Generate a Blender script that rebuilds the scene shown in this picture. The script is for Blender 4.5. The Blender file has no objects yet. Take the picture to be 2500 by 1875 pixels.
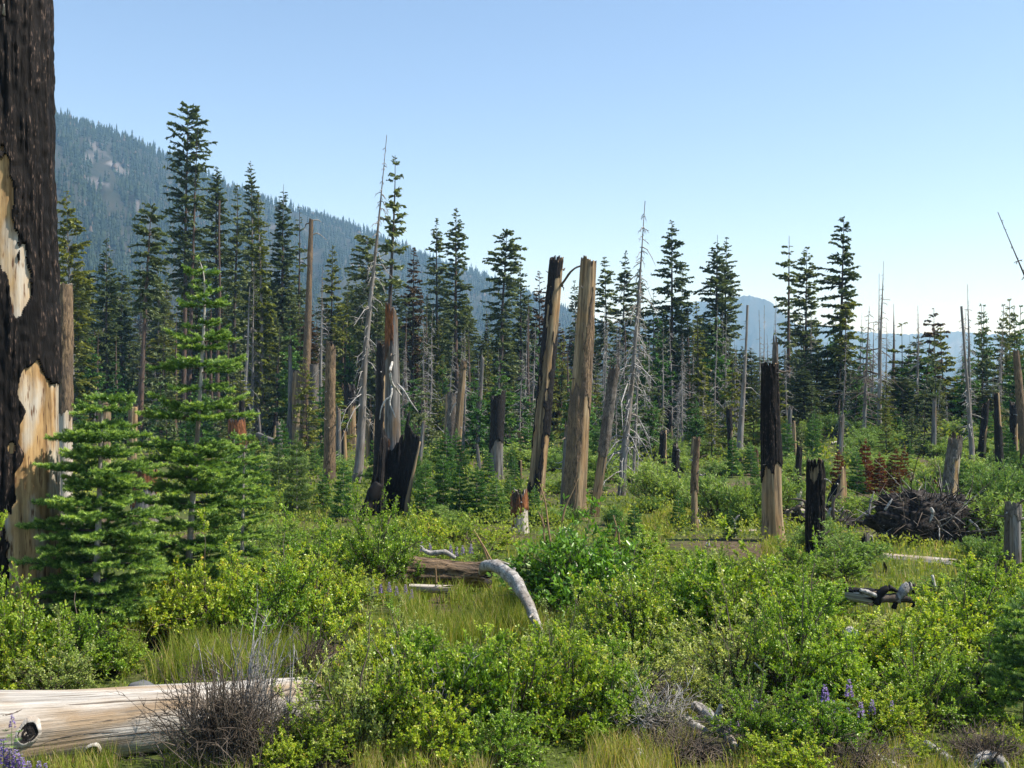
import bpy, math
import numpy as np
from math import radians, pi
from mathutils import Vector

# ------------------------------------------------------------------ camera, sky, sun, exposure
SC = bpy.context.scene
COL = SC.collection
CAM_H, F, HOR = 3.0, 2680.0, 970.0          # eye height (m), focal length and eye level in photograph pixels
PITCH = math.atan((HOR - 937.5) / F)
cam_d = bpy.data.cameras.new('camera')
cam_d.sensor_width = 36.0
cam_d.lens = 36.0 * F / 2500.0
cam_d.clip_start, cam_d.clip_end = 0.1, 40000.0
cam = bpy.data.objects.new('camera', cam_d)
COL.objects.link(cam)
cam.location = (0, 0, CAM_H)
cam.rotation_euler = (pi / 2 + PITCH, 0, 0)
SC.camera = cam

SUN_EL, SUN_AZ = radians(52), radians(-2)     # azimuth from +X (right) towards +Y (away)
world = bpy.data.worlds.new('World')
SC.world = world
world.use_nodes = True
wn = world.node_tree.nodes
bg = wn['Background']
sky = wn.new('ShaderNodeTexSky')
sky.sky_type = 'NISHITA'
sky.sun_disc = False
sky.sun_elevation = SUN_EL
sky.sun_rotation = pi / 2 - SUN_AZ
sky.altitude = 2000
sky.air_density = 1.0
sky.dust_density = 0.4
sky.ozone_density = 0.7
world.node_tree.links.new(sky.outputs[0], bg.inputs[0])
bg.inputs[1].default_value = 0.13
sun_d = bpy.data.lights.new('sun', 'SUN')
sun_d.energy = 5.0
sun_d.angle = radians(0.53)
sun_d.color = (1.0, 0.94, 0.84)
sun = bpy.data.objects.new('sun', sun_d)
COL.objects.link(sun)
sdir = Vector((math.cos(SUN_EL) * math.cos(SUN_AZ), math.cos(SUN_EL) * math.sin(SUN_AZ), math.sin(SUN_EL)))
sun.rotation_euler = (-sdir).to_track_quat('-Z', 'Y').to_euler()
SC.view_settings.view_transform = 'Standard'
SC.view_settings.look = 'None'
SC.view_settings.gamma = 1.0
SC.view_settings.exposure = 0.86
SC.cycles.max_bounces = 6
SC.cycles.diffuse_bounces = 4
SC.cycles.glossy_bounces = 2
SC.cycles.transmission_bounces = 4
SC.cycles.volume_bounces = 0
SC.cycles.use_denoising = True
SC.cycles.caustics_reflective = False
SC.cycles.caustics_refractive = False
HAZE_DENSITY = 0.00026

# ------------------------------------------------------------------ helpers
def rs(seed):
    return np.random.RandomState(abs(int(seed)))

def nrm(v):
    return v / np.maximum(np.linalg.norm(v, axis=-1, keepdims=True), 1e-9)

def sstep(a, b, x):
    t = np.clip((np.asarray(x, float) - a) / (b - a), 0, 1)
    return t * t * (3 - 2 * t)

def _h(ix, iy, s):
    n = (ix.astype(np.int64) * 374761393 + iy.astype(np.int64) * 668265263 + s * 974634777) & 0x7fffffff
    n = ((n ^ (n >> 13)) * 1274126177) & 0x7fffffff
    return ((n ^ (n >> 16)) & 0xffff) / 65535.0

def vn(x, y, s=0, px=None):
    x = np.asarray(x, float); y = np.asarray(y, float)
    x, y = np.broadcast_arrays(x, y)
    ix = np.floor(x); iy = np.floor(y)
    fx = x - ix; fy = y - iy
    fx = fx * fx * (3 - 2 * fx); fy = fy * fy * (3 - 2 * fy)
    ix1 = ix + 1
    if px:
        ix = np.mod(ix, px); ix1 = np.mod(ix1, px)
    a = _h(ix, iy, s); b = _h(ix1, iy, s); c = _h(ix, iy + 1, s); d = _h(ix1, iy + 1, s)
    return (a * (1 - fx) + b * fx) * (1 - fy) + (c * (1 - fx) + d * fx) * fy

def fbm(x, y, s=0, o=4):
    r = 0; a = 0.5
    for i in range(o):
        r = r + a * vn(x * 2 ** i, y * 2 ** i, s + i * 17); a *= 0.5
    return r

def ray(px, py):
    u = (px - 1250.0) / F; v = (937.5 - py) / F
    c, s = math.cos(PITCH), math.sin(PITCH)
    return np.array([u, c - v * s, s + v * c])

def at(px, py, Y):
    d = ray(px, py)
    return np.array([0, 0, CAM_H]) + d * (Y / d[1])

def gz(x, y):
    """height of the ground"""
    x = np.asarray(x, float); y = np.asarray(y, float)
    z = 0.30 * (fbm(x * 0.16 + 7, y * 0.16 + 3, 5, 3) - 0.44) * sstep(3, 12, y)
    z = z + 2.1 * sstep(9, 30, x) * sstep(30, 92, y)
    z = z - 70 * sstep(125, 520, y) * sstep(-60, 30, x - 0.02 * y) - 3 * sstep(130, 320, y)
    return z

def on(px, Y):
    """point on the ground straight under the picture column px at distance Y"""
    x = (px - 1250.0) / F * Y
    return np.array([x, Y, float(gz(x, Y))])

def gy(px, py):
    """distance at which the line of sight meets the ground"""
    Y = 6.0
    while Y < 140:
        p = at(px, py, Y)
        if p[2] <= float(gz(p[0], p[1])):
            return Y
        Y *= 1.01
    return Y

def mk(name, V, Q=None, T=None, mats=(), attrs=None, midx=None, smooth=False, tidy=False):
    V = np.asarray(V, np.float32).reshape(-1, 3)
    if tidy:
        used, inv = np.unique(np.asarray(Q).ravel(), return_inverse=True)
        Q = inv.reshape(-1, 4); V = V[used]; attrs = {k: np.asarray(a).reshape((-1, 3) if np.asarray(a).ndim > 1 else -1)[used] for k, a in attrs.items()}
    Q = np.zeros((0, 4), np.int32) if Q is None else np.asarray(Q, np.int32).reshape(-1, 4)
    T = np.zeros((0, 3), np.int32) if T is None else np.asarray(T, np.int32).reshape(-1, 3)
    me = bpy.data.meshes.new(name)
    me.vertices.add(len(V)); me.vertices.foreach_set('co', V.ravel())
    li = np.concatenate([Q.ravel(), T.ravel()]).astype(np.int32)
    me.loops.add(len(li)); me.loops.foreach_set('vertex_index', li)
    n = len(Q) + len(T)
    me.polygons.add(n)
    st = np.concatenate([np.arange(len(Q)) * 4, len(Q) * 4 + np.arange(len(T)) * 3]).astype(np.int32)
    me.polygons.foreach_set('loop_start', st)
    if midx is not None:
        me.polygons.foreach_set('material_index', np.asarray(midx, np.int32))
    if smooth:
        me.polygons.foreach_set('use_smooth', np.ones(n, bool))
    for k, a in (attrs or {}).items():
        a = np.asarray(a, np.float32)
        if a.ndim == 1:
            at_ = me.attributes.new(k, 'FLOAT', 'POINT'); at_.data.foreach_set('value', a)
        else:
            at_ = me.attributes.new(k, 'FLOAT_VECTOR', 'POINT'); at_.data.foreach_set('vector', a.ravel())
    me.update(calc_edges=True)
    for m in mats:
        me.materials.append(m)
    return me

def ob(name, data, parent=None, loc=None, kind=None):
    o = bpy.data.objects.new(name, data)
    COL.objects.link(o)
    if parent is not None:
        o.parent = parent
    if loc is not None:
        o.location = tuple(float(c) for c in loc)
    if kind:
        o['kind'] = kind
    return o

def thing(name, label, cat, loc=(0, 0, 0), group=None, data=None):
    o = ob(name, data, None, loc)
    o['label'] = label; o['category'] = cat
    if group:
        o['group'] = group
    if data is None:
        o.empty_display_size = 0.1
    return o

def copy_thing(src, label, cat, group=None):
    r = src.copy(); COL.objects.link(r)
    for k in ('label', 'category', 'group'):
        if k in r: del r[k]
    r['label'] = label; r['category'] = cat
    if group: r['group'] = group
    for ch in src.children:
        c = ch.copy(); COL.objects.link(c); c.parent = r
    return r

class Acc:
    """collects vertices, quads and triangles of one mesh"""
    def __init__(s): s.V = []; s.Q = []; s.T = []; s.n = 0; s.A = []
    def add(s, V, Q=None, T=None, a=None):
        V = np.asarray(V, float).reshape(-1, 3)
        s.V.append(V)
        if Q is not None and len(Q): s.Q.append(np.asarray(Q).reshape(-1, 4) + s.n)
        if T is not None and len(T): s.T.append(np.asarray(T).reshape(-1, 3) + s.n)
        s.A.append(np.full(len(V), 0.5) if a is None else np.broadcast_to(np.asarray(a, float), (len(V),)))
        s.n += len(V)
    def mesh(s, name, mats, smooth=False):
        V = np.concatenate(s.V); Q = np.concatenate(s.Q) if s.Q else None; T = np.concatenate(s.T) if s.T else None
        return mk(name, V, Q, T, mats, {'tone': np.concatenate(s.A)}, smooth=smooth)

def tubes(P, Rr, sides=5):
    """P (B,N,3) paths, Rr (B,N) radii -> V, Q"""
    P = np.asarray(P, float); Rr = np.asarray(Rr, float)
    if P.ndim == 2: P = P[None]; Rr = Rr[None]
    B, N, _ = P.shape
    t = np.gradient(P, axis=1); t = nrm(t)
    ref = np.where(np.abs(t[:, :1, 2:3]) > 0.8, np.array([1.0, 0, 0]), np.array([0, 0, 1.0]))
    n1 = nrm(np.cross(t, np.broadcast_to(ref, t.shape))); n2 = np.cross(t, n1)
    a = np.arange(sides) * 2 * pi / sides
    V = P[:, :, None, :] + Rr[:, :, None, None] * (np.cos(a)[None, None, :, None] * n1[:, :, None, :] + np.sin(a)[None, None, :, None] * n2[:, :, None, :])
    idx = np.arange(B * N * sides).reshape(B, N, sides)
    i0 = idx[:, :-1]; i1 = idx[:, 1:]
    Q = np.stack([i0, np.roll(i0, -1, 2), np.roll(i1, -1, 2), i1], -1).reshape(-1, 4)
    return V.reshape(-1, 3), Q

def kites(C, A, Nn, L, W, fold=0.15, round_=False):
    C = np.asarray(C); L = np.asarray(L)[:, None]; W = np.asarray(W)[:, None]
    S = nrm(np.cross(A, Nn)); U = np.cross(S, A)
    n = len(C)
    if round_:
        V = np.stack([C, C + A * L * .28 + S * W * .45 + U * W * fold, C + A * L * .68 + S * W * .46 + U * W * fold, C + A * L,
                      C + A * L * .68 - S * W * .46 + U * W * fold, C + A * L * .28 - S * W * .45 + U * W * fold], 1)
        b = np.arange(n)[:, None] * 6
        Q = np.concatenate([b + np.array([0, 1, 2, 3]), b + np.array([0, 3, 4, 5])])
        return V.reshape(-1, 3), Q, None, 6
    V = np.stack([C, C + A * L * .45 + S * W * .5 + U * W * fold, C + A * L, C + A * L * .45 - S * W * .5 + U * W * fold], 1)
    b = np.arange(n)[:, None] * 4
    T = np.concatenate([b + np.array([0, 1, 2]), b + np.array([0, 2, 3])])
    return V.reshape(-1, 3), None, T, 4

def smooth_path(pts, n):
    pts = np.asarray(pts, float)
    k = len(pts); t = np.linspace(0, k - 1, n); i = np.clip(t.astype(int), 0, k - 2); f = (t - i)[:, None]
    pad = np.vstack([2 * pts[0] - pts[1], pts, 2 * pts[-1] - pts[-2]])
    p0, p1, p2, p3 = pad[i], pad[i + 1], pad[i + 2], pad[i + 3]
    return 0.5 * (2 * p1 + (p2 - p0) * f + (2 * p0 - 5 * p1 + 4 * p2 - p3) * f ** 2 + (3 * p1 - p0 - 3 * p2 + p3) * f ** 3)

# ------------------------------------------------------------------ materials
def nodes(name):
    m = bpy.data.materials.new(name); m.use_nodes = True
    nt = m.node_tree; nt.nodes.clear()
    out = nt.nodes.new('ShaderNodeOutputMaterial')
    return m, nt, out

def N(nt, t, **kw):
    n = nt.nodes.new(t)
    for k, v in kw.items():
        if k.startswith('i_'):
            n.inputs[k[2:].replace('_', ' ')].default_value = v
        else:
            setattr(n, k, v)
    return n

def ramp(nt, fac, stops):
    r = nt.nodes.new('ShaderNodeValToRGB')
    el = r.color_ramp.elements
    while len(el) < len(stops): el.new(0.5)
    for e, (p, c) in zip(el, stops):
        e.position = p; e.color = (c[0], c[1], c[2], 1)
    nt.links.new(fac, r.inputs[0])
    return r.outputs[0]

def mixc(nt, fac, a, b, mode='MIX'):
    m = nt.nodes.new('ShaderNodeMix'); m.data_type = 'RGBA'; m.blend_type = mode
    for s, v in ((m.inputs[0], fac), (m.inputs[6], a), (m.inputs[7], b)):
        if hasattr(v, 'is_output'): nt.links.new(v, s)
        elif isinstance(v, (int, float)): s.default_value = v
        else: s.default_value = (*v, 1)
    return m.outputs[2]

def foliage(name, stops, trans=0.35, rough=0.45, spec=0.4, objvar=0.25):
    m, nt, out = nodes(name)
    L = nt.links.new
    a = N(nt, 'ShaderNodeAttribute', attribute_name='tone')
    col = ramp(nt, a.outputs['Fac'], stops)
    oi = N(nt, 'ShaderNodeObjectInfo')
    hsv = N(nt, 'ShaderNodeHueSaturation')
    mr = N(nt, 'ShaderNodeMapRange'); mr.inputs[3].default_value = 1 - objvar; mr.inputs[4].default_value = 1 + objvar
    L(oi.outputs['Random'], mr.inputs[0]); L(mr.outputs[0], hsv.inputs['Value'])
    mh = N(nt, 'ShaderNodeMapRange'); mh.inputs[3].default_value = 0.5 + 0.02 * objvar / 0.25; mh.inputs[4].default_value = 0.5 - 0.015 * objvar / 0.25
    L(oi.outputs['Random'], mh.inputs[0]); L(mh.outputs[0], hsv.inputs['Hue'])
    L(col, hsv.inputs['Color'])
    p = N(nt, 'ShaderNodeBsdfPrincipled')
    p.inputs['Roughness'].default_value = rough; p.inputs['Specular IOR Level'].default_value = spec
    L(hsv.outputs[0], p.inputs['Base Color'])
    t = N(nt, 'ShaderNodeBsdfTranslucent')
    tc = mixc(nt, 1.0, hsv.outputs[0], (1.25, 1.2, 0.45), 'MULTIPLY')
    L(tc, t.inputs['Color'])
    mx = N(nt, 'ShaderNodeMixShader'); mx.inputs[0].default_value = trans
    L(p.outputs[0], mx.inputs[1]); L(t.outputs[0], mx.inputs[2]); L(mx.outputs[0], out.inputs[0])
    return m

def grainy(name, c1, c2, c3, along=1.2, across=22.0, rough=0.75, bump=0.5, dist=0.02, fleck=None, spec=0.25, blotch=(0.45, 0.62), objc=False, streak=0.0, ridge=False):
    """wood or bark: colour streaks that run along the stem (attribute tc = round, along, seed)"""
    m, nt, out = nodes(name)
    L = nt.links.new
    if objc:
        src = N(nt, 'ShaderNodeTexCoord').outputs['Object']
    else:
        src = N(nt, 'ShaderNodeAttribute', attribute_name='tc').outputs['Vector']
    mp = N(nt, 'ShaderNodeMapping'); mp.inputs['Scale'].default_value = (across, along, 1.0) if not objc else (across, across, along)
    L(src, mp.inputs[0])
    n1 = N(nt, 'ShaderNodeTexNoise'); n1.inputs['Scale'].default_value = 1.0; n1.inputs['Detail'].default_value = 6; n1.inputs['Roughness'].default_value = 0.65
    L(mp.outputs[0], n1.inputs['Vector'])
    mp2 = N(nt, 'ShaderNodeMapping'); mp2.inputs['Scale'].default_value = (3.2, 1.1, 1.0) if not objc else (3, 3, 1)
    L(src, mp2.inputs[0])
    n2 = N(nt, 'ShaderNodeTexNoise'); n2.inputs['Scale'].default_value = 1.0; n2.inputs['Detail'].default_value = 5
    L(mp2.outputs[0], n2.inputs['Vector'])
    c = ramp(nt, n1.outputs['Fac'], [(0.32, c1), (0.62, c2)])
    f = ramp(nt, n2.outputs['Fac'], [(blotch[0], (0, 0, 0)), (blotch[1], (1, 1, 1))])
    c = mixc(nt, f, c, c3)
    if fleck:
        n3 = N(nt, 'ShaderNodeTexNoise'); n3.inputs['Scale'].default_value = 2.4; n3.inputs['Detail'].default_value = 3
        L(mp.outputs[0], n3.inputs['Vector'])
        ff = ramp(nt, n3.outputs['Fac'], [(0.58, (0, 0, 0)), (0.68, (1, 1, 1))])
        if ridge:
            rg = N(nt, 'ShaderNodeAttribute', attribute_name='rdg')
            rm = ramp(nt, rg.outputs['Fac'], [(.42, (0, 0, 0)), (.72, (1, 1, 1))])
            ff = mixc(nt, 1.0, ff, rm, 'MULTIPLY')
            c = mixc(nt, 1.0, c, ramp(nt, rg.outputs['Fac'], [(.15, (.3, .3, .3)), (.85, (1.15, 1.05, 1.0))]), 'MULTIPLY')  # worn ridge tops browner; furrow shade put into the bark colour
        c = mixc(nt, ff, c, fleck)
    if streak:
        mp4 = N(nt, 'ShaderNodeMapping'); mp4.inputs['Scale'].default_value = (9, .35, 1.0)
        L(src, mp4.inputs[0])
        n4 = N(nt, 'ShaderNodeTexNoise'); n4.inputs['Scale'].default_value = 1.0; n4.inputs['Detail'].default_value = 7; n4.inputs['Roughness'].default_value = .6
        L(mp4.outputs[0], n4.inputs['Vector'])
        fs = ramp(nt, n4.outputs['Fac'], [(.40, (1 - streak,) * 3), (.56, (1, 1, 1))])
        c = mixc(nt, 1.0, c, fs, 'MULTIPLY')
    p = N(nt, 'ShaderNodeBsdfPrincipled'); p.inputs['Roughness'].default_value = rough; p.inputs['Specular IOR Level'].default_value = spec
    L(c, p.inputs['Base Color'])
    b = N(nt, 'ShaderNodeBump'); b.inputs['Strength'].default_value = bump; b.inputs['Distance'].default_value = dist
    L(n1.outputs['Fac'], b.inputs['Height']); L(b.outputs[0], p.inputs['Normal'])
    L(p.outputs[0], out.inputs[0])
    return m

def plain(name, c, rough=0.8, var=0.3, scale=6.0, spec=0.2):
    m, nt, out = nodes(name)
    L = nt.links.new
    tc = N(nt, 'ShaderNodeTexCoord')
    n1 = N(nt, 'ShaderNodeTexNoise'); n1.inputs['Scale'].default_value = scale; n1.inputs['Detail'].default_value = 5
    L(tc.outputs['Object'], n1.inputs['Vector'])
    c1 = [max(0, x * (1 - var)) for x in c]; c2 = [min(1, x * (1 + var)) for x in c]
    col = ramp(nt, n1.outputs['Fac'], [(0.35, c1), (0.65, c2)])
    p = N(nt, 'ShaderNodeBsdfPrincipled'); p.inputs['Roughness'].default_value = rough; p.inputs['Specular IOR Level'].default_value = spec
    L(col, p.inputs['Base Color'])
    b = N(nt, 'ShaderNodeBump'); b.inputs['Strength'].default_value = 0.5; b.inputs['Distance'].default_value = 0.03
    L(n1.outputs['Fac'], b.inputs['Height']); L(b.outputs[0], p.inputs['Normal'])
    L(p.outputs[0], out.inputs[0])
    return m

M = {}
M['wood_tan'] = grainy('bare_tan_wood', (.12, .08, .045), (.42, .315, .185), (.31, .19, .085), fleck=(.05, .036, .026), blotch=(.48, .68), streak=.65)
M['wood_pale'] = grainy('bleached_pale_wood', (.30, .265, .22), (.58, .535, .46), (.37, .27, .17), along=.8, across=16, blotch=(.50, .74), bump=.8, dist=.03, fleck=(.20, .165, .12), streak=.35)
M['wood_log'] = grainy('weathered_log_wood', (.27, .25, .225), (.58, .55, .50), (.33, .245, .16), along=.9, across=20, blotch=(.46, .66), bump=.9, dist=.03, fleck=(.16, .135, .105), streak=.3)
M['wood_grey'] = grainy('silver_grey_wood', (.07, .068, .066), (.24, .232, .22), (.17, .12, .075), blotch=(.50, .70), fleck=(.04, .035, .03), streak=.6)
M['wood_red'] = grainy('rotten_red_wood', (.06, .022, .01), (.30, .115, .04), (.07, .045, .03), along=4, across=16, dist=.05, bump=1.0, blotch=(.46,.6), streak=.5)
M['wood_ochre'] = grainy('peeled_ochre_wood', (.22, .12, .045), (.50, .34, .16), (.44, .40, .33), along=1.8, across=12, blotch=(.46, .60), fleck=(.13, .065, .03), streak=.45)
M['char'] = grainy('charred_bark', (.003, .003, .0035), (.014, .012, .012), (.010, .009, .009), across=22, along=5, rough=.7, dist=.03, bump=1.0, fleck=(.04, .034, .03), spec=.2)
M['char_fleck'] = grainy('charred_bark_with_bare_flecks', (.002, .002, .0025), (.014, .012, .011), (.007, .0065, .0065), across=28, along=5, rough=.75, dist=.03, bump=1.0, fleck=(.15, .105, .08), spec=.15, ridge=True)
M['bark'] = grainy('brown_bark', (.02, .014, .010), (.25, .172, .10), (.105, .076, .052), across=24, along=5, dist=.04, bump=1.0, blotch=(.45,.62), fleck=(.016,.012,.009))
M['bark_grey'] = grainy('grey_brown_bark', (.03, .027, .025), (.20, .18, .155), (.085, .07, .058), across=22, along=6, dist=.04, bump=1.0, blotch=(.45,.6), fleck=(.018,.016,.014))
M['trunk_red'] = grainy('reddish_conifer_bark', (.045, .028, .02), (.13, .085, .062), (.08, .06, .05), across=8, along=1.2, objc=True)
M['trunk_dark'] = grainy('dark_conifer_bark', (.025, .02, .018), (.08, .06, .048), (.05, .045, .04), across=8, along=1.2, objc=True)
M['trunk_grey'] = grainy('weathered_grey_trunk', (.07, .066, .062), (.27, .255, .24), (.14, .115, .09), across=12, along=1.2, objc=True, bump=.7)
M['trunk_silver'] = grainy('pale_sapling_bark', (.22, .205, .18), (.42, .40, .36), (.16, .13, .10), across=12, along=14, objc=True)
M['branch_grey'] = grainy('weathered_grey_branch', (.10, .096, .092), (.46, .445, .425), (.22, .195, .165), across=16, along=16, objc=True, dist=.02, bump=.9, blotch=(.48,.62), fleck=(.06,.054,.048))
M['branch_white'] = grainy('bleached_branch', (.20, .19, .175), (.60, .58, .54), (.36, .32, .27), across=16, along=16, objc=True, dist=.02, bump=.8, blotch=(.48,.66), fleck=(.12,.105,.09))
M['twig_dark'] = plain('dead_brown_twig', (.105, .084, .066), var=.5, scale=3)
M['twig_tan'] = plain('dry_tan_stalk', (.26, .17, .09), var=.3, scale=3)
M['soil'] = plain('dark_root_soil', (.024, .020, .018), var=.9, scale=16)
M['rock'] = plain('pale_granite', (.40, .385, .36), var=.3, scale=4)
M['fir'] = foliage('fir_needles', [(0.0, (.058, .084, .048)), (0.5, (.135, .178, .080)), (1.0, (.26, .30, .14))], trans=.25, rough=.5, spec=.25)
M['fir_olive'] = foliage('olive_fir_needles', [(0.0, (.075, .092, .024)), (0.5, (.175, .205, .045)), (1.0, (.29, .315, .085))], trans=.28, rough=.5, spec=.25)
M['fir_brown'] = foliage('dying_brown_needles', [(0.0, (0.068, 0.042, 0.027)), (0.55, (0.128, 0.087, 0.054)), (1.0, (0.180, 0.143, 0.090))], trans=.15, rough=.7, spec=.15)
M['fir_grey'] = foliage('grey_lichen_twigs', [(0.0, (0.091, 0.088, 0.086)), (0.55, (0.169, 0.165, 0.156)), (1.0, (0.286, 0.273, 0.260))], trans=.08, rough=.8, spec=.1)
M['fir_red'] = foliage('dead_red_needles', [(0.0, (.08, .03, .016)), (0.55, (.19, .075, .038)), (1.0, (.27, .135, .07))], trans=.2, rough=.7, spec=.1)
M['sapling'] = foliage('young_fir_needles', [(0.0, (.024, .070, .026)), (0.4, (.10, .205, .048)), (0.7, (.27, .41, .085)), (1.0, (.52, .66, .20))], trans=.32, rough=.45, spec=.35, objvar=.06)
M['sapling_mid'] = foliage('small_fir_needles', [(0.0, (.035, .095, .028)), (0.5, (.085, .195, .045)), (1.0, (.22, .37, .09))], trans=.28, rough=.5, spec=.3, objvar=.2)
M['pine'] = foliage('young_pine_needles', [(0.0, (0.045, 0.083, 0.019)), (0.55, (0.112, 0.180, 0.039)), (1.0, (0.225, 0.300, 0.075))], trans=.25, rough=.45)
M['leaf'] = foliage('shrub_leaf', [(0.0, (0.046, 0.084, 0.006)), (0.4, (0.227, 0.343, 0.025)), (0.8, (0.490, 0.610, 0.071)), (0.93, (0.748, 0.750, 0.215)), (1.0, (0.709, 0.512, 0.108))], trans=.42, rough=.36, spec=.5, objvar=.22)
M['leaf_yellow'] = foliage('yellow_shrub_leaf', [(0.0, (0.054, 0.088, 0.006)), (0.4, (0.230, 0.352, 0.022)), (0.8, (0.455, 0.570, 0.059)), (0.93, (0.639, 0.680, 0.167)), (1.0, (0.581, 0.470, 0.078))], trans=.42, rough=.4, spec=.45, objvar=.15)
M['leaf_pale'] = foliage('pale_shrub_leaf', [(0.0, (0.067, 0.095, 0.021)), (0.4, (0.271, 0.355, 0.082)), (0.8, (0.565, 0.634, 0.213)), (1.0, (0.745, 0.750, 0.426))], trans=.38, rough=.45, spec=.4, objvar=.2)
M['leaf_green'] = foliage('green_shrub_leaf', [(0.0, (0.034, 0.077, 0.006)), (0.45, (0.156, 0.290, 0.020)), (0.85, (0.368, 0.537, 0.065)), (1.0, (0.609, 0.708, 0.190))], trans=.40, rough=.36, spec=.5, objvar=.18)
M['leaf_dark'] = foliage('glossy_dark_leaf', [(0.0, (.04, .105, .008)), (0.5, (.11, .25, .02)), (1.0, (.22, .40, .05))], trans=.34, rough=.34, spec=.5, objvar=.05)
M['willow'] = foliage('willow_leaf', [(0.0, (0.065, 0.128, 0.032)), (0.5, (0.162, 0.275, 0.061)), (1.0, (0.323, 0.439, 0.122))], trans=.36, rough=.55, spec=.25, objvar=.25)
M['grass'] = foliage('grass_blade', [(0.0, (0.103, 0.171, 0.020)), (0.4, (0.246, 0.317, 0.049)), (0.7, (0.388, 0.378, 0.098)), (0.85, (0.491, 0.366, 0.195)), (1.0, (0.672, 0.512, 0.342))], trans=.38, rough=.6, spec=.15, objvar=0)
M['cover'] = foliage('low_plant_leaf', [(0.0, (0.091, 0.146, 0.017)), (0.5, (0.220, 0.293, 0.037)), (0.85, (0.388, 0.403, 0.073)), (1.0, (0.543, 0.439, 0.195))], trans=.38, rough=.55, spec=.2, objvar=0)
M['lupine'] = foliage('lupine_petal', [(0.0, (.16, .11, .38)), (0.5, (.30, .22, .58)), (1.0, (.52, .45, .72))], trans=.3, rough=.6, spec=.2, objvar=.05)
M['far_tree'] = foliage('far_forest_needles', [(0.0, (.008, .018, .012)), (0.5, (.018, .034, .018)), (0.88, (.034, .052, .026)), (1.0, (.09, .075, .06))], trans=.1, rough=.7, spec=.1, objvar=0)

def ground_mat():
    m, nt, out = nodes('forest_floor')
    L = nt.links.new
    tc = N(nt, 'ShaderNodeTexCoord')
    n1 = N(nt, 'ShaderNodeTexNoise'); n1.inputs['Scale'].default_value = 0.35; n1.inputs['Detail'].default_value = 6
    n2 = N(nt, 'ShaderNodeTexNoise'); n2.inputs['Scale'].default_value = 9.0; n2.inputs['Detail'].default_value = 6; n2.inputs['Roughness'].default_value = .7
    L(tc.outputs['Object'], n1.inputs['Vector']); L(tc.outputs['Object'], n2.inputs['Vector'])
    a = ramp(nt, n2.outputs['Fac'], [(.3, (.035, .026, .018)), (.55, (.11, .082, .052)), (.75, (.20, .165, .11))])
    b = ramp(nt, n2.outputs['Fac'], [(.3, (.03, .045, .012)), (.55, (.075, .10, .026)), (.75, (.15, .155, .055))])
    f = ramp(nt, n1.outputs['Fac'], [(.36, (0, 0, 0)), (.5, (1, 1, 1))])
    c = mixc(nt, f, a, b)
    p = N(nt, 'ShaderNodeBsdfPrincipled'); p.inputs['Roughness'].default_value = .95; p.inputs['Specular IOR Level'].default_value = .1
    L(c, p.inputs['Base Color'])
    bp = N(nt, 'ShaderNodeBump'); bp.inputs['Strength'].default_value = .7; bp.inputs['Distance'].default_value = .08
    L(n2.outputs['Fac'], bp.inputs['Height']); L(bp.outputs[0], p.inputs['Normal'])
    L(p.outputs[0], out.inputs[0])
    return m
M['ground'] = ground_mat()

def hill_mat():
    m, nt, out = nodes('wooded_hillside')
    L = nt.links.new
    a = N(nt, 'ShaderNodeAttribute', attribute_name='rock')
    tc = N(nt, 'ShaderNodeTexCoord')
    n2 = N(nt, 'ShaderNodeTexNoise'); n2.inputs['Scale'].default_value = .03; n2.inputs['Detail'].default_value = 8; n2.inputs['Roughness'].default_value = .7
    L(tc.outputs['Object'], n2.inputs['Vector'])
    g = ramp(nt, n2.outputs['Fac'], [(.35, (.016, .022, .014)), (.65, (.042, .042, .034))])
    r = ramp(nt, n2.outputs['Fac'], [(.35, (.06, .058, .058)), (.5, (.105, .098, .098)), (.74, (.20, .195, .19))])
    c = mixc(nt, a.outputs['Fac'], g, r)
    p = N(nt, 'ShaderNodeBsdfPrincipled'); p.inputs['Roughness'].default_value = .95; p.inputs['Specular IOR Level'].default_value = .05
    L(c, p.inputs['Base Color']); L(p.outputs[0], out.inputs[0])
    return m
M['hill'] = hill_mat()

# ------------------------------------------------------------------ the setting: ground, hillside, far ridges
def grid_faces(nu, nv):
    i = np.arange(nu * nv).reshape(nv, nu)
    return np.stack([i[:-1, :-1], i[:-1, 1:], i[1:, 1:], i[1:, :-1]], -1).reshape(-1, 4)

def build_ground():
    ys = np.concatenate([np.linspace(-30, 4, 12), np.linspace(4.4, 60, 190), np.geomspace(60.6, 9000, 110)])
    us = np.linspace(-1, 1, 121); us = np.sign(us) * np.abs(us) ** 1.25
    hw = np.maximum(60, 1.15 * np.abs(ys) + 30)
    X = us[None, :] * hw[:, None]; Y = np.repeat(ys[:, None], len(us), 1)
    Z = gz(X, Y) + 0.06 * (fbm(X * 1.3, Y * 1.3, 9, 3) - .45) * (Y < 70)
    me = mk('ground', np.stack([X, Y, Z], -1), grid_faces(len(us), len(ys)), mats=[M['ground']], smooth=True)
    ob('ground', me, kind='structure')
build_ground()

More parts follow.
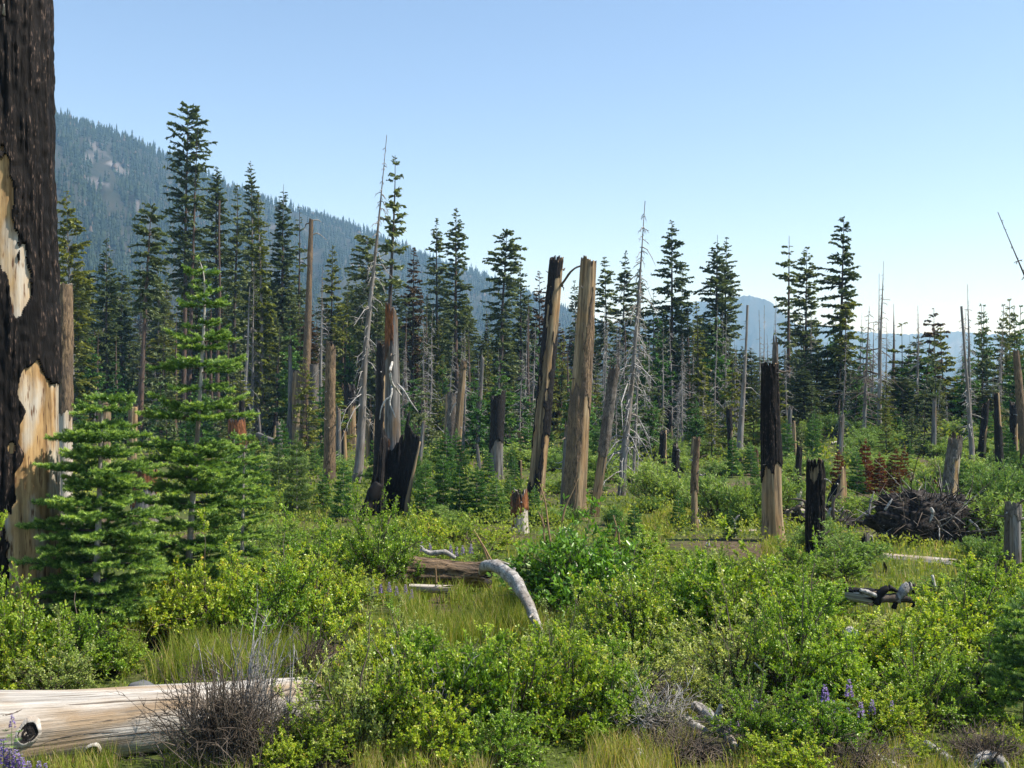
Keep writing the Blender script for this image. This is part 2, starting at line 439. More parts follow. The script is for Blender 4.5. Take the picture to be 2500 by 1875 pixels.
RIDGE = np.array([0, 22.0]) + np.array([(-500, 60), (-200, 130), (0, 205), (130, 268), (250, 300), (360, 343), (430, 378), (560, 440), (700, 485), (800, 518), (900, 550),
                  (1000, 592), (1080, 625), (1180, 655), (1290, 700), (1400, 745), (1550, 810), (1750, 890), (2000, 960)], float)
def hill_pt(s, t):
    """s picture column of the ridge crest, t 0 at the foot to 1 at the crest"""
    ry = np.interp(s, RIDGE[:, 0], RIDGE[:, 1])
    D = 1150 + 0.62 * (s - 100)
    Df = 330 + 0.22 * (s + 300)
    Y = Df + (D - Df) * t
    zc = CAM_H + (HOR - ry) / F * D
    prof = t ** 1.15
    rough = (fbm(s * .012, t * 5, 31, 5) - .47) * 46 * np.sin(pi * np.clip(t, 0, 1)) + (fbm(s * .03, t * 12, 77, 3) - .45) * 16 * (t < .97)
    Z = -6 + (zc + 6) * prof + rough
    X = (s - 1250) / F * Y
    return X, Y, Z

def rock_mask(s, t):
    n = fbm(s * .021, t * 16, 55, 4)
    ry = np.interp(s, RIDGE[:, 0], RIDGE[:, 1])
    band = np.exp(-((s - 300) / 190) ** 2) * np.exp(-((t - .80) / .10) ** 2)
    spot = np.exp(-((s - 205) / 45) ** 2) * np.exp(-((t - .68) / .04) ** 2)
    b2 = np.exp(-((s - 860) / 70) ** 2) * np.exp(-((t - .62) / .12) ** 2)
    return sstep(.50, .62, n * .75 + band * .15 + spot * .34 + b2 * .18)

def build_hill():
    s = np.linspace(-500, 2000, 300); t = np.linspace(0, 1.12, 105)
    S, T = np.meshgrid(s, t)
    X, Y, Z = hill_pt(S, T)
    over = T > 1
    Z = np.maximum(np.where(over, Z - (T - 1) * 900, Z), -75)
    me = mk('hillside', np.stack([X, Y, Z], -1), grid_faces(len(s), len(t)), mats=[M['hill']], attrs={'rock': rock_mask(S, T).ravel()}, smooth=True)
    ob('hillside', me, kind='structure')
    # far forest on the slope
    r = rs(3); n = 19000
    s = r.uniform(-260, 1750, n); t = r.uniform(0.02, 1.0, n) ** .8
    crest = r.rand(n) < .10
    t = np.where(crest, r.uniform(.975, 1.0, n), t)
    gul = fbm(s * .018 + t * 2, t * 3, 91, 4)
    keep = (r.rand(n) > rock_mask(s, t) * 1.0) & (crest | (r.rand(n) < sstep(.30, .52, gul) * .9 + .1))
    s, t = s[keep], t[keep]; n = len(s)
    X, Y, Z = hill_pt(s, t)
    h = r.uniform(5, 14, n) * (1 + .4 * (r.rand(n) < .1)); w = h * r.uniform(.15, .25, n)
    A = Acc()
    ks = 4; tiers = 4
    for k in range(tiers):
        z0 = k / tiers * .95; z1 = min(1.0, z0 + .38)
        rad = (1 - k / tiers) ** .8
        a = np.arange(ks)[None] * 2 * pi / ks + r.rand(n, 1) * 6
        rr = w[:, None] * rad * r.uniform(.6, 1.25, (n, ks))
        ring = np.stack([X[:, None] + rr * np.cos(a), Y[:, None] + rr * np.sin(a), Z[:, None] + h[:, None] * z0 + r.uniform(-.04, .04, (n, ks)) * h[:, None]], -1)
        tip = np.stack([X, Y, Z + h * z1], -1)[:, None]
        V = np.concatenate([ring, tip], 1)
        b = (np.arange(n) * (ks + 1))[:, None]
        T_ = np.concatenate([np.concatenate([b + j, b + (j + 1) % ks, b + ks], 1) for j in range(ks)])
        A.add(V, T=T_, a=np.repeat(np.clip(r.rand(n) * .85 + (r.rand(n) < .06) * .5, 0, 1), ks + 1))
    o = ob('far_forest', A.mesh('far_forest', [M['far_tree']]), kind='stuff')
    o['label'] = 'hazy conifer forest covering the far hillside'
build_hill()

def build_far_ridges():
    for name, D, pts, sd in (('far_mountain', 3900.0, [(1150, 900), (1350, 850), (1500, 790), (1640, 755), (1740, 730), (1830, 722), (1880, 735), (1940, 790), (2010, 835), (2150, 870), (2500, 910), (3000, 930)], 4),
                             ('far_ridge', 5600.0, [(900, 900), (1300, 840), (1700, 800), (1950, 795), (2040, 800), (2110, 812), (2200, 818), (2330, 810), (2420, 818), (2500, 816), (2700, 800), (3100, 790)], 8)):
        P = np.array(pts, float)
        s = np.linspace(P[0, 0], P[-1, 0], 420); t = np.linspace(0, 1.1, 22)
        S, T = np.meshgrid(s, t)
        ry = np.interp(S, P[:, 0], P[:, 1]) - 3 * (fbm(S * .05, S * 0, sd, 3) - .4) - 4 * vn(S * .35, S * 0, sd)
        Y = D * (.72 + .28 * T)
        zc = CAM_H + (HOR - ry) / F * D
        Z = -70 + (zc + 70) * np.minimum(T, 1) ** 1.1 + (fbm(S * .02, T * 6, sd + 2, 4) - .47) * 190 * np.sin(pi * np.clip(T, 0, 1)) - np.maximum(T - 1, 0) * 3000
        Z = np.maximum(Z, -75)
        X = (S - 1250) / F * Y
        rk = sstep(.6, .75, fbm(S * .03, T * 8, sd + 5, 4))
        me = mk(name, np.stack([X, Y, Z], -1), grid_faces(len(s), len(t)), mats=[M['hill']], attrs={'rock': rk.ravel()}, smooth=True)
        ob(name, me, kind='structure')
build_far_ridges()

# ------------------------------------------------------------------ builders: standing dead stems, logs
def stem(P0, P1, r0, r1, seed, wood, bark=None, patches=(), na=40, nv=70, flare=.25, jag=.12, bt=.03, hollow=.15, bend=0.0, edge=.16, slant=0.0, lump=.06, name='wood'):
    """A broken trunk from P0 to P1. u = -1..1 across the face towards the camera, v = 0 foot .. 1 top.
    patches: (sign, u0, u1, v0, v1); bark covers '+' regions less '-' regions. Returns wood mesh, bark mesh or None."""
    P0 = np.asarray(P0, float); P1 = np.asarray(P1, float)
    ax = P1 - P0; Ln = np.linalg.norm(ax); a = ax / Ln
    fr = np.array([0, -1.0, 0]); fr = fr - a * (fr @ a); fr /= np.linalg.norm(fr); rt = np.cross(a, fr)
    th = -pi + (np.arange(na) + .5) * 2 * pi / na
    v = np.linspace(0, 1, nv)
    TH, V = np.meshgrid(th, v)
    U = np.sin(TH)
    per = 8
    thn = (TH + pi) / (2 * pi)
    rtop = rs(seed + 21); spl = np.repeat(rtop.rand(1, na), nv, 0) ** 3
    top = vn(thn * 3, thn * 0 + seed, seed, 3) * .75 + vn(thn * 11, thn * 0, seed + 1, 11) * .35 + .75 * spl + slant * (.5 + .5 * np.sin(TH))
    cut = np.clip(top - .25, 0, 1.5) * jag * 1.25 / Ln
    v0 = max(.3, 1 - 4 * jag / Ln)
    tt = V - cut * sstep(v0, 1, V)
    rad = r0 + (r1 - r0) * tt
    rad = rad * (1 + flare * np.exp(-tt * Ln / .28) * (1 + .5 * np.sin(TH * 5 + seed)))
    rad = rad * (1 + lump * 2 * (vn(thn * 4, tt * Ln * 1.1, seed + 3, 4) - .5))
    groove = vn(thn * 26, tt * Ln * .8 + 9, seed + 4, 26) - .5
    wr = rad + groove * .018 * np.minimum(1, r0 / .15)
    cx = bend * np.sin(pi * tt)
    def place(R_):
        return P0 + ax * tt[..., None] + rt * (cx + R_ * np.sin(TH))[..., None] + fr * (R_ * np.cos(TH))[..., None]
    W = place(wr)
    nv_, na_, tt_, cx_, th_ = nv, na, tt, cx, TH
    sa, sv = (2 if na >= 60 else 1), (2 if nv >= 60 else 1)
    if bark is None: sa = 1
    rows = np.unique(np.append(np.arange(0, nv, sv), nv - 1))
    W = W[rows][:, ::sa]; tt = tt[rows][:, ::sa]; cx = cx[rows][:, ::sa]; TH = TH[rows][:, ::sa]; nv, na = W.shape[:2]
    idx = np.arange(na * nv).reshape(nv, na)
    Q = np.stack([idx[:-1], np.roll(idx[:-1], -1, 1), np.roll(idx[1:], -1, 1), idx[1:]], -1).reshape(-1, 4)
    midx = np.zeros(len(Q), int)
    tcv = np.stack([TH * r0, tt * Ln, np.full_like(tt, seed * 3.7)], -1).reshape(-1, 3)
    Vs = [W.reshape(-1, 3)]; tcs = [tcv]
    ring = idx[-1]; base = na * nv; Qs = [Q]
    ctop = P0 + ax * tt[-1].mean() + rt * cx[-1].mean()
    for k, (sc, dz) in enumerate(((.72, -.25 * hollow), (.45, -hollow), (.05, -hollow))):
        rg = ctop + (W[-1] - ctop) * sc + a * (dz + (0 if k else .0))
        Vs.append(rg); tcs.append(tcv[-na:])
        nx = base + np.arange(na)
        Qs.append(np.stack([ring, np.roll(ring, -1), np.roll(nx, -1), nx], -1)); ring = nx; base += na
    Qall = np.concatenate(Qs); midx = np.concatenate([midx, np.ones(len(Qall) - len(midx), int)])
    wm = mk(name, np.concatenate(Vs), Qall, mats=[wood, M['char']], attrs={'tc': np.concatenate(tcs)}, midx=midx, smooth=True)
    bm = None
    nv, na, tt, cx, TH = nv_, na_, tt_, cx_, th_
    idx = np.arange(na * nv).reshape(nv, na)
    Q = np.stack([idx[:-1], np.roll(idx[:-1], -1, 1), np.roll(idx[1:], -1, 1), idx[1:]], -1).reshape(-1, 4)
    tcv = np.stack([TH * r0, tt * Ln, np.full_like(tt, seed * 3.7)], -1).reshape(-1, 3)
    if bark is not None:
        nu = edge * 2.0 * (fbm(V * Ln * 2.6, U * 2 + 5, seed + 6, 5) - .47) * 2 + .10 * (vn(V * Ln * 14, U * 5, seed + 16) - .5)
        nvv = edge * .8 * (fbm(U * 5 + 3, V * Ln * .6, seed + 7, 5) - .47) * 2
        m = np.zeros_like(U, bool)
        for sg, u0, u1, a0, a1 in patches:
            reg = (U + nu > u0) & (U + nu < u1) & (V + nvv > a0) & (V + nvv < a1)
            m = (m | reg) if sg == '+' else (m & ~reg)
        nr = int(np.clip(2 * pi * r0 / .06, 9, 90)); nr = min(nr, na // 3)
        rid = 1 - np.abs(2 * vn(thn * nr + .7 * vn(tt * Ln * 2.0, thn * 6, seed + 12), tt * Ln * 1.3, seed + 8, nr) - 1)
        rid2 = np.minimum(vn(thn * nr * 1.0, tt * Ln * 11, seed + 9, nr) * 1.5, 1)
        off = bt * (.05 + .95 * (.68 * (1 - rid ** 1.3) + .32 * rid2))
        for _ in range(3):
            e = np.pad(m.astype(int), ((1, 1), (0, 0)), mode='edge')
            e = e[:-2] + e[1:-1] + e[2:]
            m = (e + np.roll(e, 1, 1) + np.roll(e, -1, 1)) >= 5
        full = m & np.roll(m, 1, 1) & np.roll(m, -1, 1)
        full[1:] &= m[:-1]; full[:-1] &= m[1:]
        Bv = place(rad + np.where(full, off, -.01))
        fm = m
        f = (fm[:-1] & np.roll(fm[:-1], -1, 1) & np.roll(fm[1:], -1, 1) & fm[1:]).reshape(-1)
        # keep only the larger sheets of bark
        lab = np.where(f, np.arange(len(f)), -1).reshape(nv - 1, na)
        for _ in range(900):
            old = lab.copy()
            for dy, dx in ((1, 0), (-1, 0), (0, 1), (0, -1)):
                nb_ = np.roll(lab, dx, 1) if dx else np.vstack([lab[1:], np.full((1, na), -1)]) if dy == 1 else np.vstack([np.full((1, na), -1), lab[:-1]])
                lab = np.where(lab >= 0, np.maximum(lab, nb_), -1)
            if (old == lab).all(): break
        ids, cts = np.unique(lab[lab >= 0], return_counts=True)
        f = np.isin(lab, ids[cts > max(60, .04 * cts.sum())]).ravel() if len(ids) else f
        if f.sum() > 4:
            bm = mk('bark', Bv, Q[f], mats=[bark], attrs={'tc': tcv, 'rdg': (off / bt).ravel()}, smooth=True, tidy=True)
    return wm, bm

def branch_part(parent, pts, radii, mat, name='branch', n=14, sides=7, loc=None, seed=0):
    p = smooth_path(pts, n)
    r = np.interp(np.linspace(0, 1, n), np.linspace(0, 1, len(radii)), radii)
    rr = rs(seed + 5)
    p[1:-1] += rr.normal(0, 1, (n - 2, 3)) * r[1:-1, None] * .05
    if loc is not None: p = p - loc
    V, Q = tubes(p, r * (1 + .16 * (vn(np.arange(n) * .4, np.arange(n) * 0, seed) - .5)), sides)
    ii, jj = np.meshgrid(np.arange(n), np.arange(sides), indexing='ij')
    kn = 1 + .34 * (vn(jj * 1.0, ii * .28, seed + 3, sides) - .5) + .12 * (vn(jj * 1.0, ii * .9, seed + 4, sides) - .5)
    V = (p[:, None] + (V.reshape(n, sides, 3) - p[:, None]) * kn[..., None]).reshape(-1, 3)
    k = len(V); nl = (n - 1) * sides
    V = np.concatenate([V, p[-1:], p[:1]])
    T = np.array([(nl + i, nl + (i + 1) % sides, k) for i in range(sides)] + [((i + 1) % sides, i, k + 1) for i in range(sides)])
    me = mk(name, V, Q, T, [mat], smooth=True)
    return ob(name, me, parent)

def px_path(pts, Y0):
    return np.array([at(p[0], p[1], p[2] if len(p) > 2 else Y0) for p in pts])

def snag(label, bx, by, tx, ty, wb, wt, wood='wood_tan', bark=None, patches=(), Y=None, cat='snag', name='broken_snag', group=None, branches=(), dY=0.0, **kw):
    """standing dead stem: base pixel (bx, by), top pixel (tx, ty), widths in pixels"""
    if Y is None: Y = gy(bx, by)
    g = on(bx, Y)
    top = at(tx, ty, Y + dY)
    P0 = np.array([0, 0, -.12]); P1 = top - g
    k = Y / F
    bt = kw.pop('bt', .035)
    if bark: wb, wt = wb - 2 * bt * .6 / k * .8, wt - 2 * bt * .6 / k * .8
    nv = kw.pop('nv', int(np.clip((by - ty) * .28, 28, 180))); na = kw.pop('na', int(np.clip(wb * 1.3, 26, 100)))
    wm, bm = stem(P0, P1, wb * k / 2, wt * k / 2, kw.pop('seed', int(bx * 7 + by)) % 9973, M[wood], M[bark] if bark else None, patches, na=na, nv=nv, bt=bt, **kw)
    o = thing(name, label, cat, g, group)
    tr_ = ob('trunk', wm, o)
    if bm: ob('bark', bm, tr_)
    if wb > 16:
        q = rs(int(bx * 3 + ty)); r_ = wb * k / 2
        for j in range(q.randint(2, 6)):
            v_ = q.uniform(.25, .95); an = q.uniform(-1.9, 1.9); c_ = P0 + (P1 - P0) * v_; rr_ = (wb + (wt - wb) * v_) * k / 2
            d_ = np.array([math.sin(an), -math.cos(an), q.uniform(-.3, .6)]); l_ = q.uniform(.06, .22)
            a_ = c_ + d_ * rr_ * .9
            branch_part(tr_, np.array([a_, a_ + d_ * l_ * .6 + [0, 0, q.normal(0, .02)], a_ + d_ * l_ + [0, 0, q.normal(0, .05)]]), [q.uniform(.014, .03), .014, .006], M[q.choice(['branch_grey', 'twig_dark'])], 'branch_stub', n=6, sides=5, seed=j)
    for i, (pts, rad, mat) in enumerate(branches):
        branch_part(tr_, px_path(pts, Y), [q * k / 2 for q in rad], M[mat], loc=g, seed=int(bx) + i)
    return o

ALL = [('+', -2, 2, -1, 2)]
# ---- the giant trunk at the picture's edge
snag('giant burnt trunk with black furrowed bark and large peeled ochre patches', 24, 1560, 8, -190, 268, 205,
     wood='wood_ochre', bark='char_fleck', Y=13.0, name='giant_burnt_trunk', bt=.06, na=300, nv=380, flare=.1, edge=.10, lump=.03,
     patches=[('+', -2, 2, -1, 2), ('-', -2, .27, .775, .86), ('-', -2, .13, .60, .86), ('-', -2, .60, .50, .63), ('-', -2, .40, .60, .67), ('-', -.1, .80, .49, .56),
              ('-', .42, 2, -1, .17), ('-', .55, 2, .1, .28), ('-', .70, 2, .25, .375)])
snag('brown barked snag with bare pale foot, close behind the giant burnt trunk', 157, 1130, 160, 690, 44, 34, bark='bark', wood='wood_pale', Y=27, patches=[('+', -2, 2, .44, 2), ('+', -2, -.5, .1, .6)])
snag('short tan splintered stub with orange streaks behind the shaded fir sapling', 256, 1060, 256, 968, 32, 28, wood='wood_tan', bark='bark', Y=44, patches=[('+', -2, -.3, -1, 2)], jag=.4, name='broken_stump', cat='stump')
o = snag('tan stub capped with a dark burl, between the two large fir saplings', 322, 1180, 326, 985, 24, 24, wood='wood_tan', bark='bark', Y=36, patches=[('+', -2, -.2, -1, 2)], name='broken_stump', cat='stump')
snag('pale broken stump with crumbling reddish top behind the tall fir sapling', 352, 1310, 356, 1112, 70, 48, wood='wood_grey', bark='wood_red', patches=[('+', -2, 2, .68, 2), ('+', -2, -.3, .4, .8)], jag=.3, name='broken_stump', cat='stump')
snag('red-brown rotten stump with grey foot beside the tall fir sapling', 585, 1150, 576, 1012, 48, 40, wood='wood_grey', bark='wood_red', patches=[('+', -2, 2, .45, 2)], jag=.3, name='broken_stump', cat='stump')
# ---- mid-distance snags on the sapling side
snag('slim grey-white pole just behind the wide tan snag', 708, 1060, 708, 838, 10, 9, wood='wood_grey', Y=66, jag=.3)
snag('wide bare tan snag with split pale top among dark trunks', 717, 1085, 733, 899, 46, 38, wood='wood_tan', bark='bark_grey', patches=[('+', -2, -.55, -1, 2)], jag=.35, branches=[([(742, 950), (752, 948), (756, 958)], (5, 4, 2), 'branch_white')], flare=.5)
snag('tall slender brown bare trunk with broken top and stub branches', 742, 1085, 760, 533, 25, 10, wood='wood_tan', bark='bark', Y=66, patches=ALL, jag=.1, name='tall_broken_trunk', branches=[([(757, 545), (748, 547), (744, 556)], (4, 3, 1), 'twig_dark'), ([(762, 538), (776, 537), (785, 543)], (4, 3, 1), 'branch_grey'), ([(752, 650), (736, 640), (727, 650)], (3, 2, 1), 'twig_dark'), ([(760, 575), (776, 570), (798, 586)], (4, 3, 1), 'branch_grey')])
snag('dark grey square-topped snag next to the wide tan snag', 765, 1095, 767, 886, 26, 22, wood='wood_grey', bark='bark_grey', patches=ALL, jag=.15)
snag('tall brown furrowed bark snag standing alone among small firs', 804, 1180, 808, 830, 30, 24, wood='wood_tan', bark='bark', patches=ALL, jag=.2)
snag('snag with black top and bare orange-tan lower trunk', 855, 1100, 858, 930, 30, 22, wood='wood_tan', bark='char', patches=[('+', -2, 2, .68, 2), ('+', -2, -.3, .2, 2)], jag=.5)
snag('thin pale pole behind the leaning grey spire', 828, 1125, 826, 985, 14, 10, wood='wood_grey', Y=52, jag=.3)
snag('small black and tan stump at the foot of the brown furrowed snag', 842, 1135, 840, 1045, 15, 12, wood='wood_tan', bark='char', Y=50, patches=[('+', -2, 0, -1, 2)], jag=.4, cat='stump', name='broken_stump')
snag('pale bare pole directly behind the tall snag with bleached branches', 898, 1125, 900, 1020, 12, 10, wood='wood_tan', Y=52, jag=.3)
snag('dark pole beside the pale pole behind the hollow burnt stump', 910, 1125, 912, 1022, 14, 11, wood='wood_tan', bark='char', Y=52, patches=[('+', -2, .4, -1, 2)], jag=.3)
snag('blackened thick snag with brown lit edge behind the tall grey snag', 930, 1160, 934, 830, 36, 26, wood='wood_tan', bark='char', Y=36, patches=[('+', -2, .55, -1, 2), ('+', -2, 2, .75, 2)], jag=.3)
# ---- the tall grey snag with bleached branches and the burnt hollow stump
snag('tall weathered grey snag with rotten red top and curling bleached branches', 960, 1250, 957, 738, 50, 30, wood='wood_grey', bark='wood_red', Y=28.6, patches=[('+', -2, .45, .83, 2), ('+', -2, -.45, .74, 2), ('+', -.9, -.1, .28, .40)], jag=.35, flare=.3, lump=.08,
     branches=[([(958, 884, 28.1), (953, 905, 27.9), (957, 935, 28.0), (970, 952, 28.2), (980, 965, 28.2)], (6, 7, 6, 5, 3), 'branch_white'),
               ([(957, 940, 28.1), (955, 966, 28), (940, 978, 28), (930, 1000, 28), (927, 1025, 28)], (5, 5, 4, 3, 2), 'branch_white'),
               ([(955, 966, 28), (952, 985, 28), (960, 1005, 28), (965, 1020, 28)], (4, 4, 3, 2), 'branch_white'),
               ([(970, 937, 28.2), (985, 952, 28), (1003, 982, 28), (1021, 1006, 28)], (5, 5, 4, 2), 'branch_grey')])

r8 = rs(310)
for i in range(34):
    px = r8.choice([r8.uniform(560, 900), r8.uniform(980, 1320), r8.uniform(1480, 1840), r8.uniform(1920, 2480)])
    Y = r8.uniform(44, 78); gb = HOR + (CAM_H - on(px, Y)[2]) * F / Y
    hh = r8.uniform(.7, 3.0) * F / Y; w_ = r8.uniform(.16, .38) * F / Y
    kd = i % 4
    nm_ = ['charred black broken snag', 'bare tan broken snag', 'weathered grey broken snag', 'half burnt broken snag'][kd]
    zz_ = ('beyond the tall fir sapling' if px < 900 else 'behind the red-topped stump' if px < 1400 else 'beyond the grassy gap' if px < 1880 else 'on the far rise behind the root mass')
    snag(nm_ + ' in the middle distance ' + zz_, px, gb, px + r8.uniform(-12, 14), gb - hh, w_, w_ * r8.uniform(.6, .9), wood=['wood_tan', 'wood_tan', 'wood_grey', 'wood_tan'][kd], bark=['char', None, None, 'char'][kd],
         patches=[('+', -2, 2, -1, 2)] if kd == 0 else [('+', -2, r8.uniform(-.3, .6), -1, 2), ('+', -2, 2, .6, 2)], Y=Y, jag=r8.uniform(.1, .5), group=nm_ + 's ' + zz_, seed=4000 + i)

def hollow_stump():
    Y = 27.6; g = on(955, Y); k = Y / F
    o = thing('hollow_burnt_stump', 'huge hollow burnt black stump, split open, below the tall grey snag', 'stump', g)
    # a ring of charred wall slabs, open towards the camera
    def slab(pts_in, name, seed, thick, mat, mat2=None):
        """wall slab from a row of (px, py_bottom, py_top, dy) columns, with thickness away from the camera"""
        cols = np.array(pts_in, float); n = 30; m = 26
        t = np.linspace(0, 1, n)
        ci = np.stack([np.interp(t, np.linspace(0, 1, len(cols)), cols[:, j]) for j in range(5)], 1)
        rr = rs(seed)
        ci[:, 2] -= 22 * (fbm(t * 9, t * 0, seed, 3) - .4)
        V = []
        for side in (0, 1):
            for i in range(n):
                for j in range(m):
                    f = j / (m - 1)
                    px_ = ci[i, 0] + (ci[i, 4] - ci[i, 0]) * f; py_ = ci[i, 1] + (ci[i, 2] - ci[i, 1]) * f
                    d = Y + ci[i, 3] + side * thick * (1 - .4 * f) + .06 * (vn(i * .45, j * .25, seed + 2) - .5) + .03 * (vn(i * 1.3, j * .5, seed + 3) - .5)
                    V.append(at(px_, py_, d) - g)
        I = np.arange(2 * n * m).reshape(2, n, m)
        Q = [np.stack([I[0, :-1, :-1], I[0, 1:, :-1], I[0, 1:, 1:], I[0, :-1, 1:]], -1).reshape(-1, 4),
             np.stack([I[1, :-1, :-1], I[1, :-1, 1:], I[1, 1:, 1:], I[1, 1:, :-1]], -1).reshape(-1, 4),
             np.stack([I[0, :-1, -1], I[0, 1:, -1], I[1, 1:, -1], I[1, :-1, -1]], -1).reshape(-1, 4),
             np.stack([I[0, 0, :-1], I[0, 0, 1:], I[1, 0, 1:], I[1, 0, :-1]], -1).reshape(-1, 4),
             np.stack([I[0, -1, :-1], I[1, -1, :-1], I[1, -1, 1:], I[0, -1, 1:]], -1).reshape(-1, 4)]
        mi = np.concatenate([np.zeros(len(Q[0]), int), np.ones(len(Q[1]), int), np.ones(len(Q[2]), int), np.ones(len(Q[3]), int), np.ones(len(Q[4]), int)])
        V = np.array(V); Q = np.concatenate(Q)
        tc = np.stack([V[:, 0], V[:, 2], V[:, 0] * 0 + seed], -1)
        return ob(name, mk(name, V, Q, mats=[M[mat], M[mat2 or mat]], attrs={'tc': tc}, midx=mi, smooth=True), o)
    slab([(880, 1262, 1240, -.1, 893), (905, 1265, 1100, -.25, 925), (928, 1268, 1040, -.2, 937), (945, 1268, 1070, .1, 948)], 'wall', 11, .16, 'char', 'bark_grey')
    slab([(930, 1268, 1080, .35, 935), (955, 1268, 1100, .45, 958), (985, 1268, 1060, .4, 985)], 'wall', 12, .15, 'char')
    slab([(950, 1275, 1130, .25, 975), (968, 1272, 1050, .1, 990), (978, 1272, 1035, -.05, 995), (986, 1272, 1062, -.1, 1012), (994, 1272, 1070, -.12, 1026)], 'wall', 13, .2, 'char', 'wood_tan')
    branch_part(o, px_path([(990, 1272, Y - .16), (998, 1210, Y - .2), (1012, 1140, Y - .15), (1026, 1078, Y - .1)], Y), [7 * k, 5 * k, 3.5 * k, 2 * k], M['wood_tan'], 'splinter_edge', loc=g)
    branch_part(o, px_path([(996, 1085, Y), (993, 1050, Y), (997, 1020, Y), (1000, 1003, Y)], Y), [5 * k, 4.5 * k, 3.5 * k, 1 * k], M['char'], 'splinter', loc=g)
    wm, bm = stem(at(1000, 1285, Y - .15) - g, at(1004, 1240, Y - .1) - g, 12 * k, 10 * k, 77, M['wood_tan'], M['bark'], [('+', -2, .3, -1, 2)], na=24, nv=16, jag=.1)
    ob('stub', wm, o); ob('stub_bark', bm, o)
    # buttress root sweeping out at the foot
    branch_part(o, px_path([(925, 1180, Y - .2), (908, 1215, Y - .25), (893, 1245, Y - .3), (872, 1275, Y - .35)], Y), [14 * k, 14 * k, 13 * k, 9 * k], M['char'], 'root', n=16, sides=10, loc=g)
hollow_stump()

# ---- snags in the middle
snag('pale thin strip snag at the near side of a dark cluster', 1088, 1115, 1092, 955, 11, 9, wood='wood_tan', Y=56, jag=.3)
snag('dark grey snag between two pale leaning snags', 1099, 1150, 1103, 955, 24, 20, wood='wood_grey', bark='bark_grey', Y=47, patches=ALL, jag=.2, branches=[([(1106, 968), (1114, 958), (1122, 957)], (3, 3, 1), 'branch_white')])
snag('tall leaning tan snag with dark tip and curved white twigs', 1110, 1165, 1133, 876, 25, 14, wood='wood_tan', bark='bark', Y=46, patches=[('+', -2, .05, -1, .9), ('+', -2, 2, .92, 2)], jag=.2, branches=[([(1120, 980), (1108, 990), (1100, 1012)], (3, 3, 1), 'branch_white')])
snag('stub with torn red wood at the foot of the leaning tan snag', 1127, 1170, 1126, 1085, 15, 9, wood='wood_pale', bark='wood_red', Y=43, patches=[('+', -2, 2, .45, 2)], jag=.4, cat='stump', name='broken_stump')
snag('thin upright grey pole in front of tall firs', 1163, 1135, 1179, 866, 15, 9, wood='wood_grey', bark='bark_grey', Y=54, patches=[('+', -2, .1, -1, .8)], jag=.2)
snag('thick black charred snag with bare patchy pale lower trunk', 1208, 1165, 1217, 950, 38, 34, wood='wood_grey', bark='char', patches=[('+', -2, 2, .42, 2), ('+', -2, -.55, .1, 2), ('+', .1, .8, .1, .28)], jag=.4, Y=41)
snag('short stump with crumbling red top and white foot in low shrubs', 1270, 1302, 1268, 1193, 46, 38, wood='wood_pale', bark='wood_red', patches=[('+', -2, 2, .58, 2), ('+', -2, .2, .45, .8), ('+', -.9, -.5, .1, .6)], jag=.28, cat='stump', name='broken_stump', flare=.15)
snag('tiny black pole stump in the bright meadow', 1270, 1190, 1271, 1120, 11, 9, wood='wood_tan', bark='char', patches=[('+', -2, .3, -1, 2)], Y=38, jag=.1, cat='stump', name='broken_stump')
# ---- the tall pair
snag('tall leaning charred snag, thinner of the tall bare pair, linked by a bent branch', 1307, 1215, 1360, 619, 44, 36, wood='wood_tan', bark='char', Y=33, jag=.22, nv=200, na=100, edge=.2, lump=.04,
     patches=[('+', -2, 2, -1, 2), ('-', -.1, 2, .66, .93), ('-', -.55, .35, .46, .74), ('-', .55, 2, .05, .27), ('-', -.9, -.1, .1, .47), ('-', .25, 2, .0, .1)],
     branches=[([(1375, 695), (1368, 698), (1378, 686, 32.8), (1392, 665, 32.5), (1407, 653, 32), (1419, 649, 31)], (5, 8, 6, 5, 5, 4), 'bark_branch' if 'bark_branch' in M else 'twig_dark'), ([(1371, 698), (1376, 703), (1375, 710)], (4, 3, 1), 'twig_dark'), ([(1375, 660), (1380, 654)], (6, 2), 'twig_dark')])
snag('tallest thick tan snag with bark strips, thicker of the tall bare pair', 1399, 1280, 1438, 621, 60, 42, wood='wood_tan', bark='bark', Y=27.2, jag=.22, nv=200, na=120, edge=.16, lump=.04, flare=.3,
     patches=[('+', -2, .42, -1, .52), ('+', -.1, 2, .36, .72), ('-', .45, 2, .26, .42), ('-', .1, 2, -.1, .2), ('+', -2, -.2, .0, .5), ('+', .2, .8, .72, .84)],
     branches=[([(1420, 750), (1432, 742), (1426, 748), (1431, 740)], (3, 5, 6, 2), 'branch_white'), ([(1434, 800), (1432, 815), (1436, 830), (1430, 842)], (5, 6, 7, 2), 'branch_white'), ([(1432, 740), (1446, 738), (1458, 736)], (4, 3, 2), 'twig_dark'), ([(1405, 743), (1412, 738)], (4, 3), 'twig_dark'), ([(1420, 868), (1422, 872)], (6, 4), 'branch_white')])
snag('grey weathered slab leaning at the back of the tallest tan snag', 1378, 1250, 1386, 1010, 24, 12, wood='wood_grey', Y=28.6, jag=.5)
snag('leaning brown barked snag with bare pale foot beside the tallest pair', 1449, 1265, 1502, 884, 26, 25, wood='wood_tan', bark='bark_grey', Y=28, patches=[('+', -2, 2, .42, 2), ('+', .1, .75, .22, .6)], jag=.2, branches=[([(1512, 892), (1520, 880), (1538, 860), (1540, 850)], (4, 4, 3, 1), 'branch_grey')])
snag('short black stump behind pale grey poles near the green willows', 1618, 1170, 1620, 1048, 21, 18, wood='wood_tan', bark='char', patches=[('+', -2, .75, -1, 2)], Y=45, jag=.25, cat='stump', name='broken_stump')
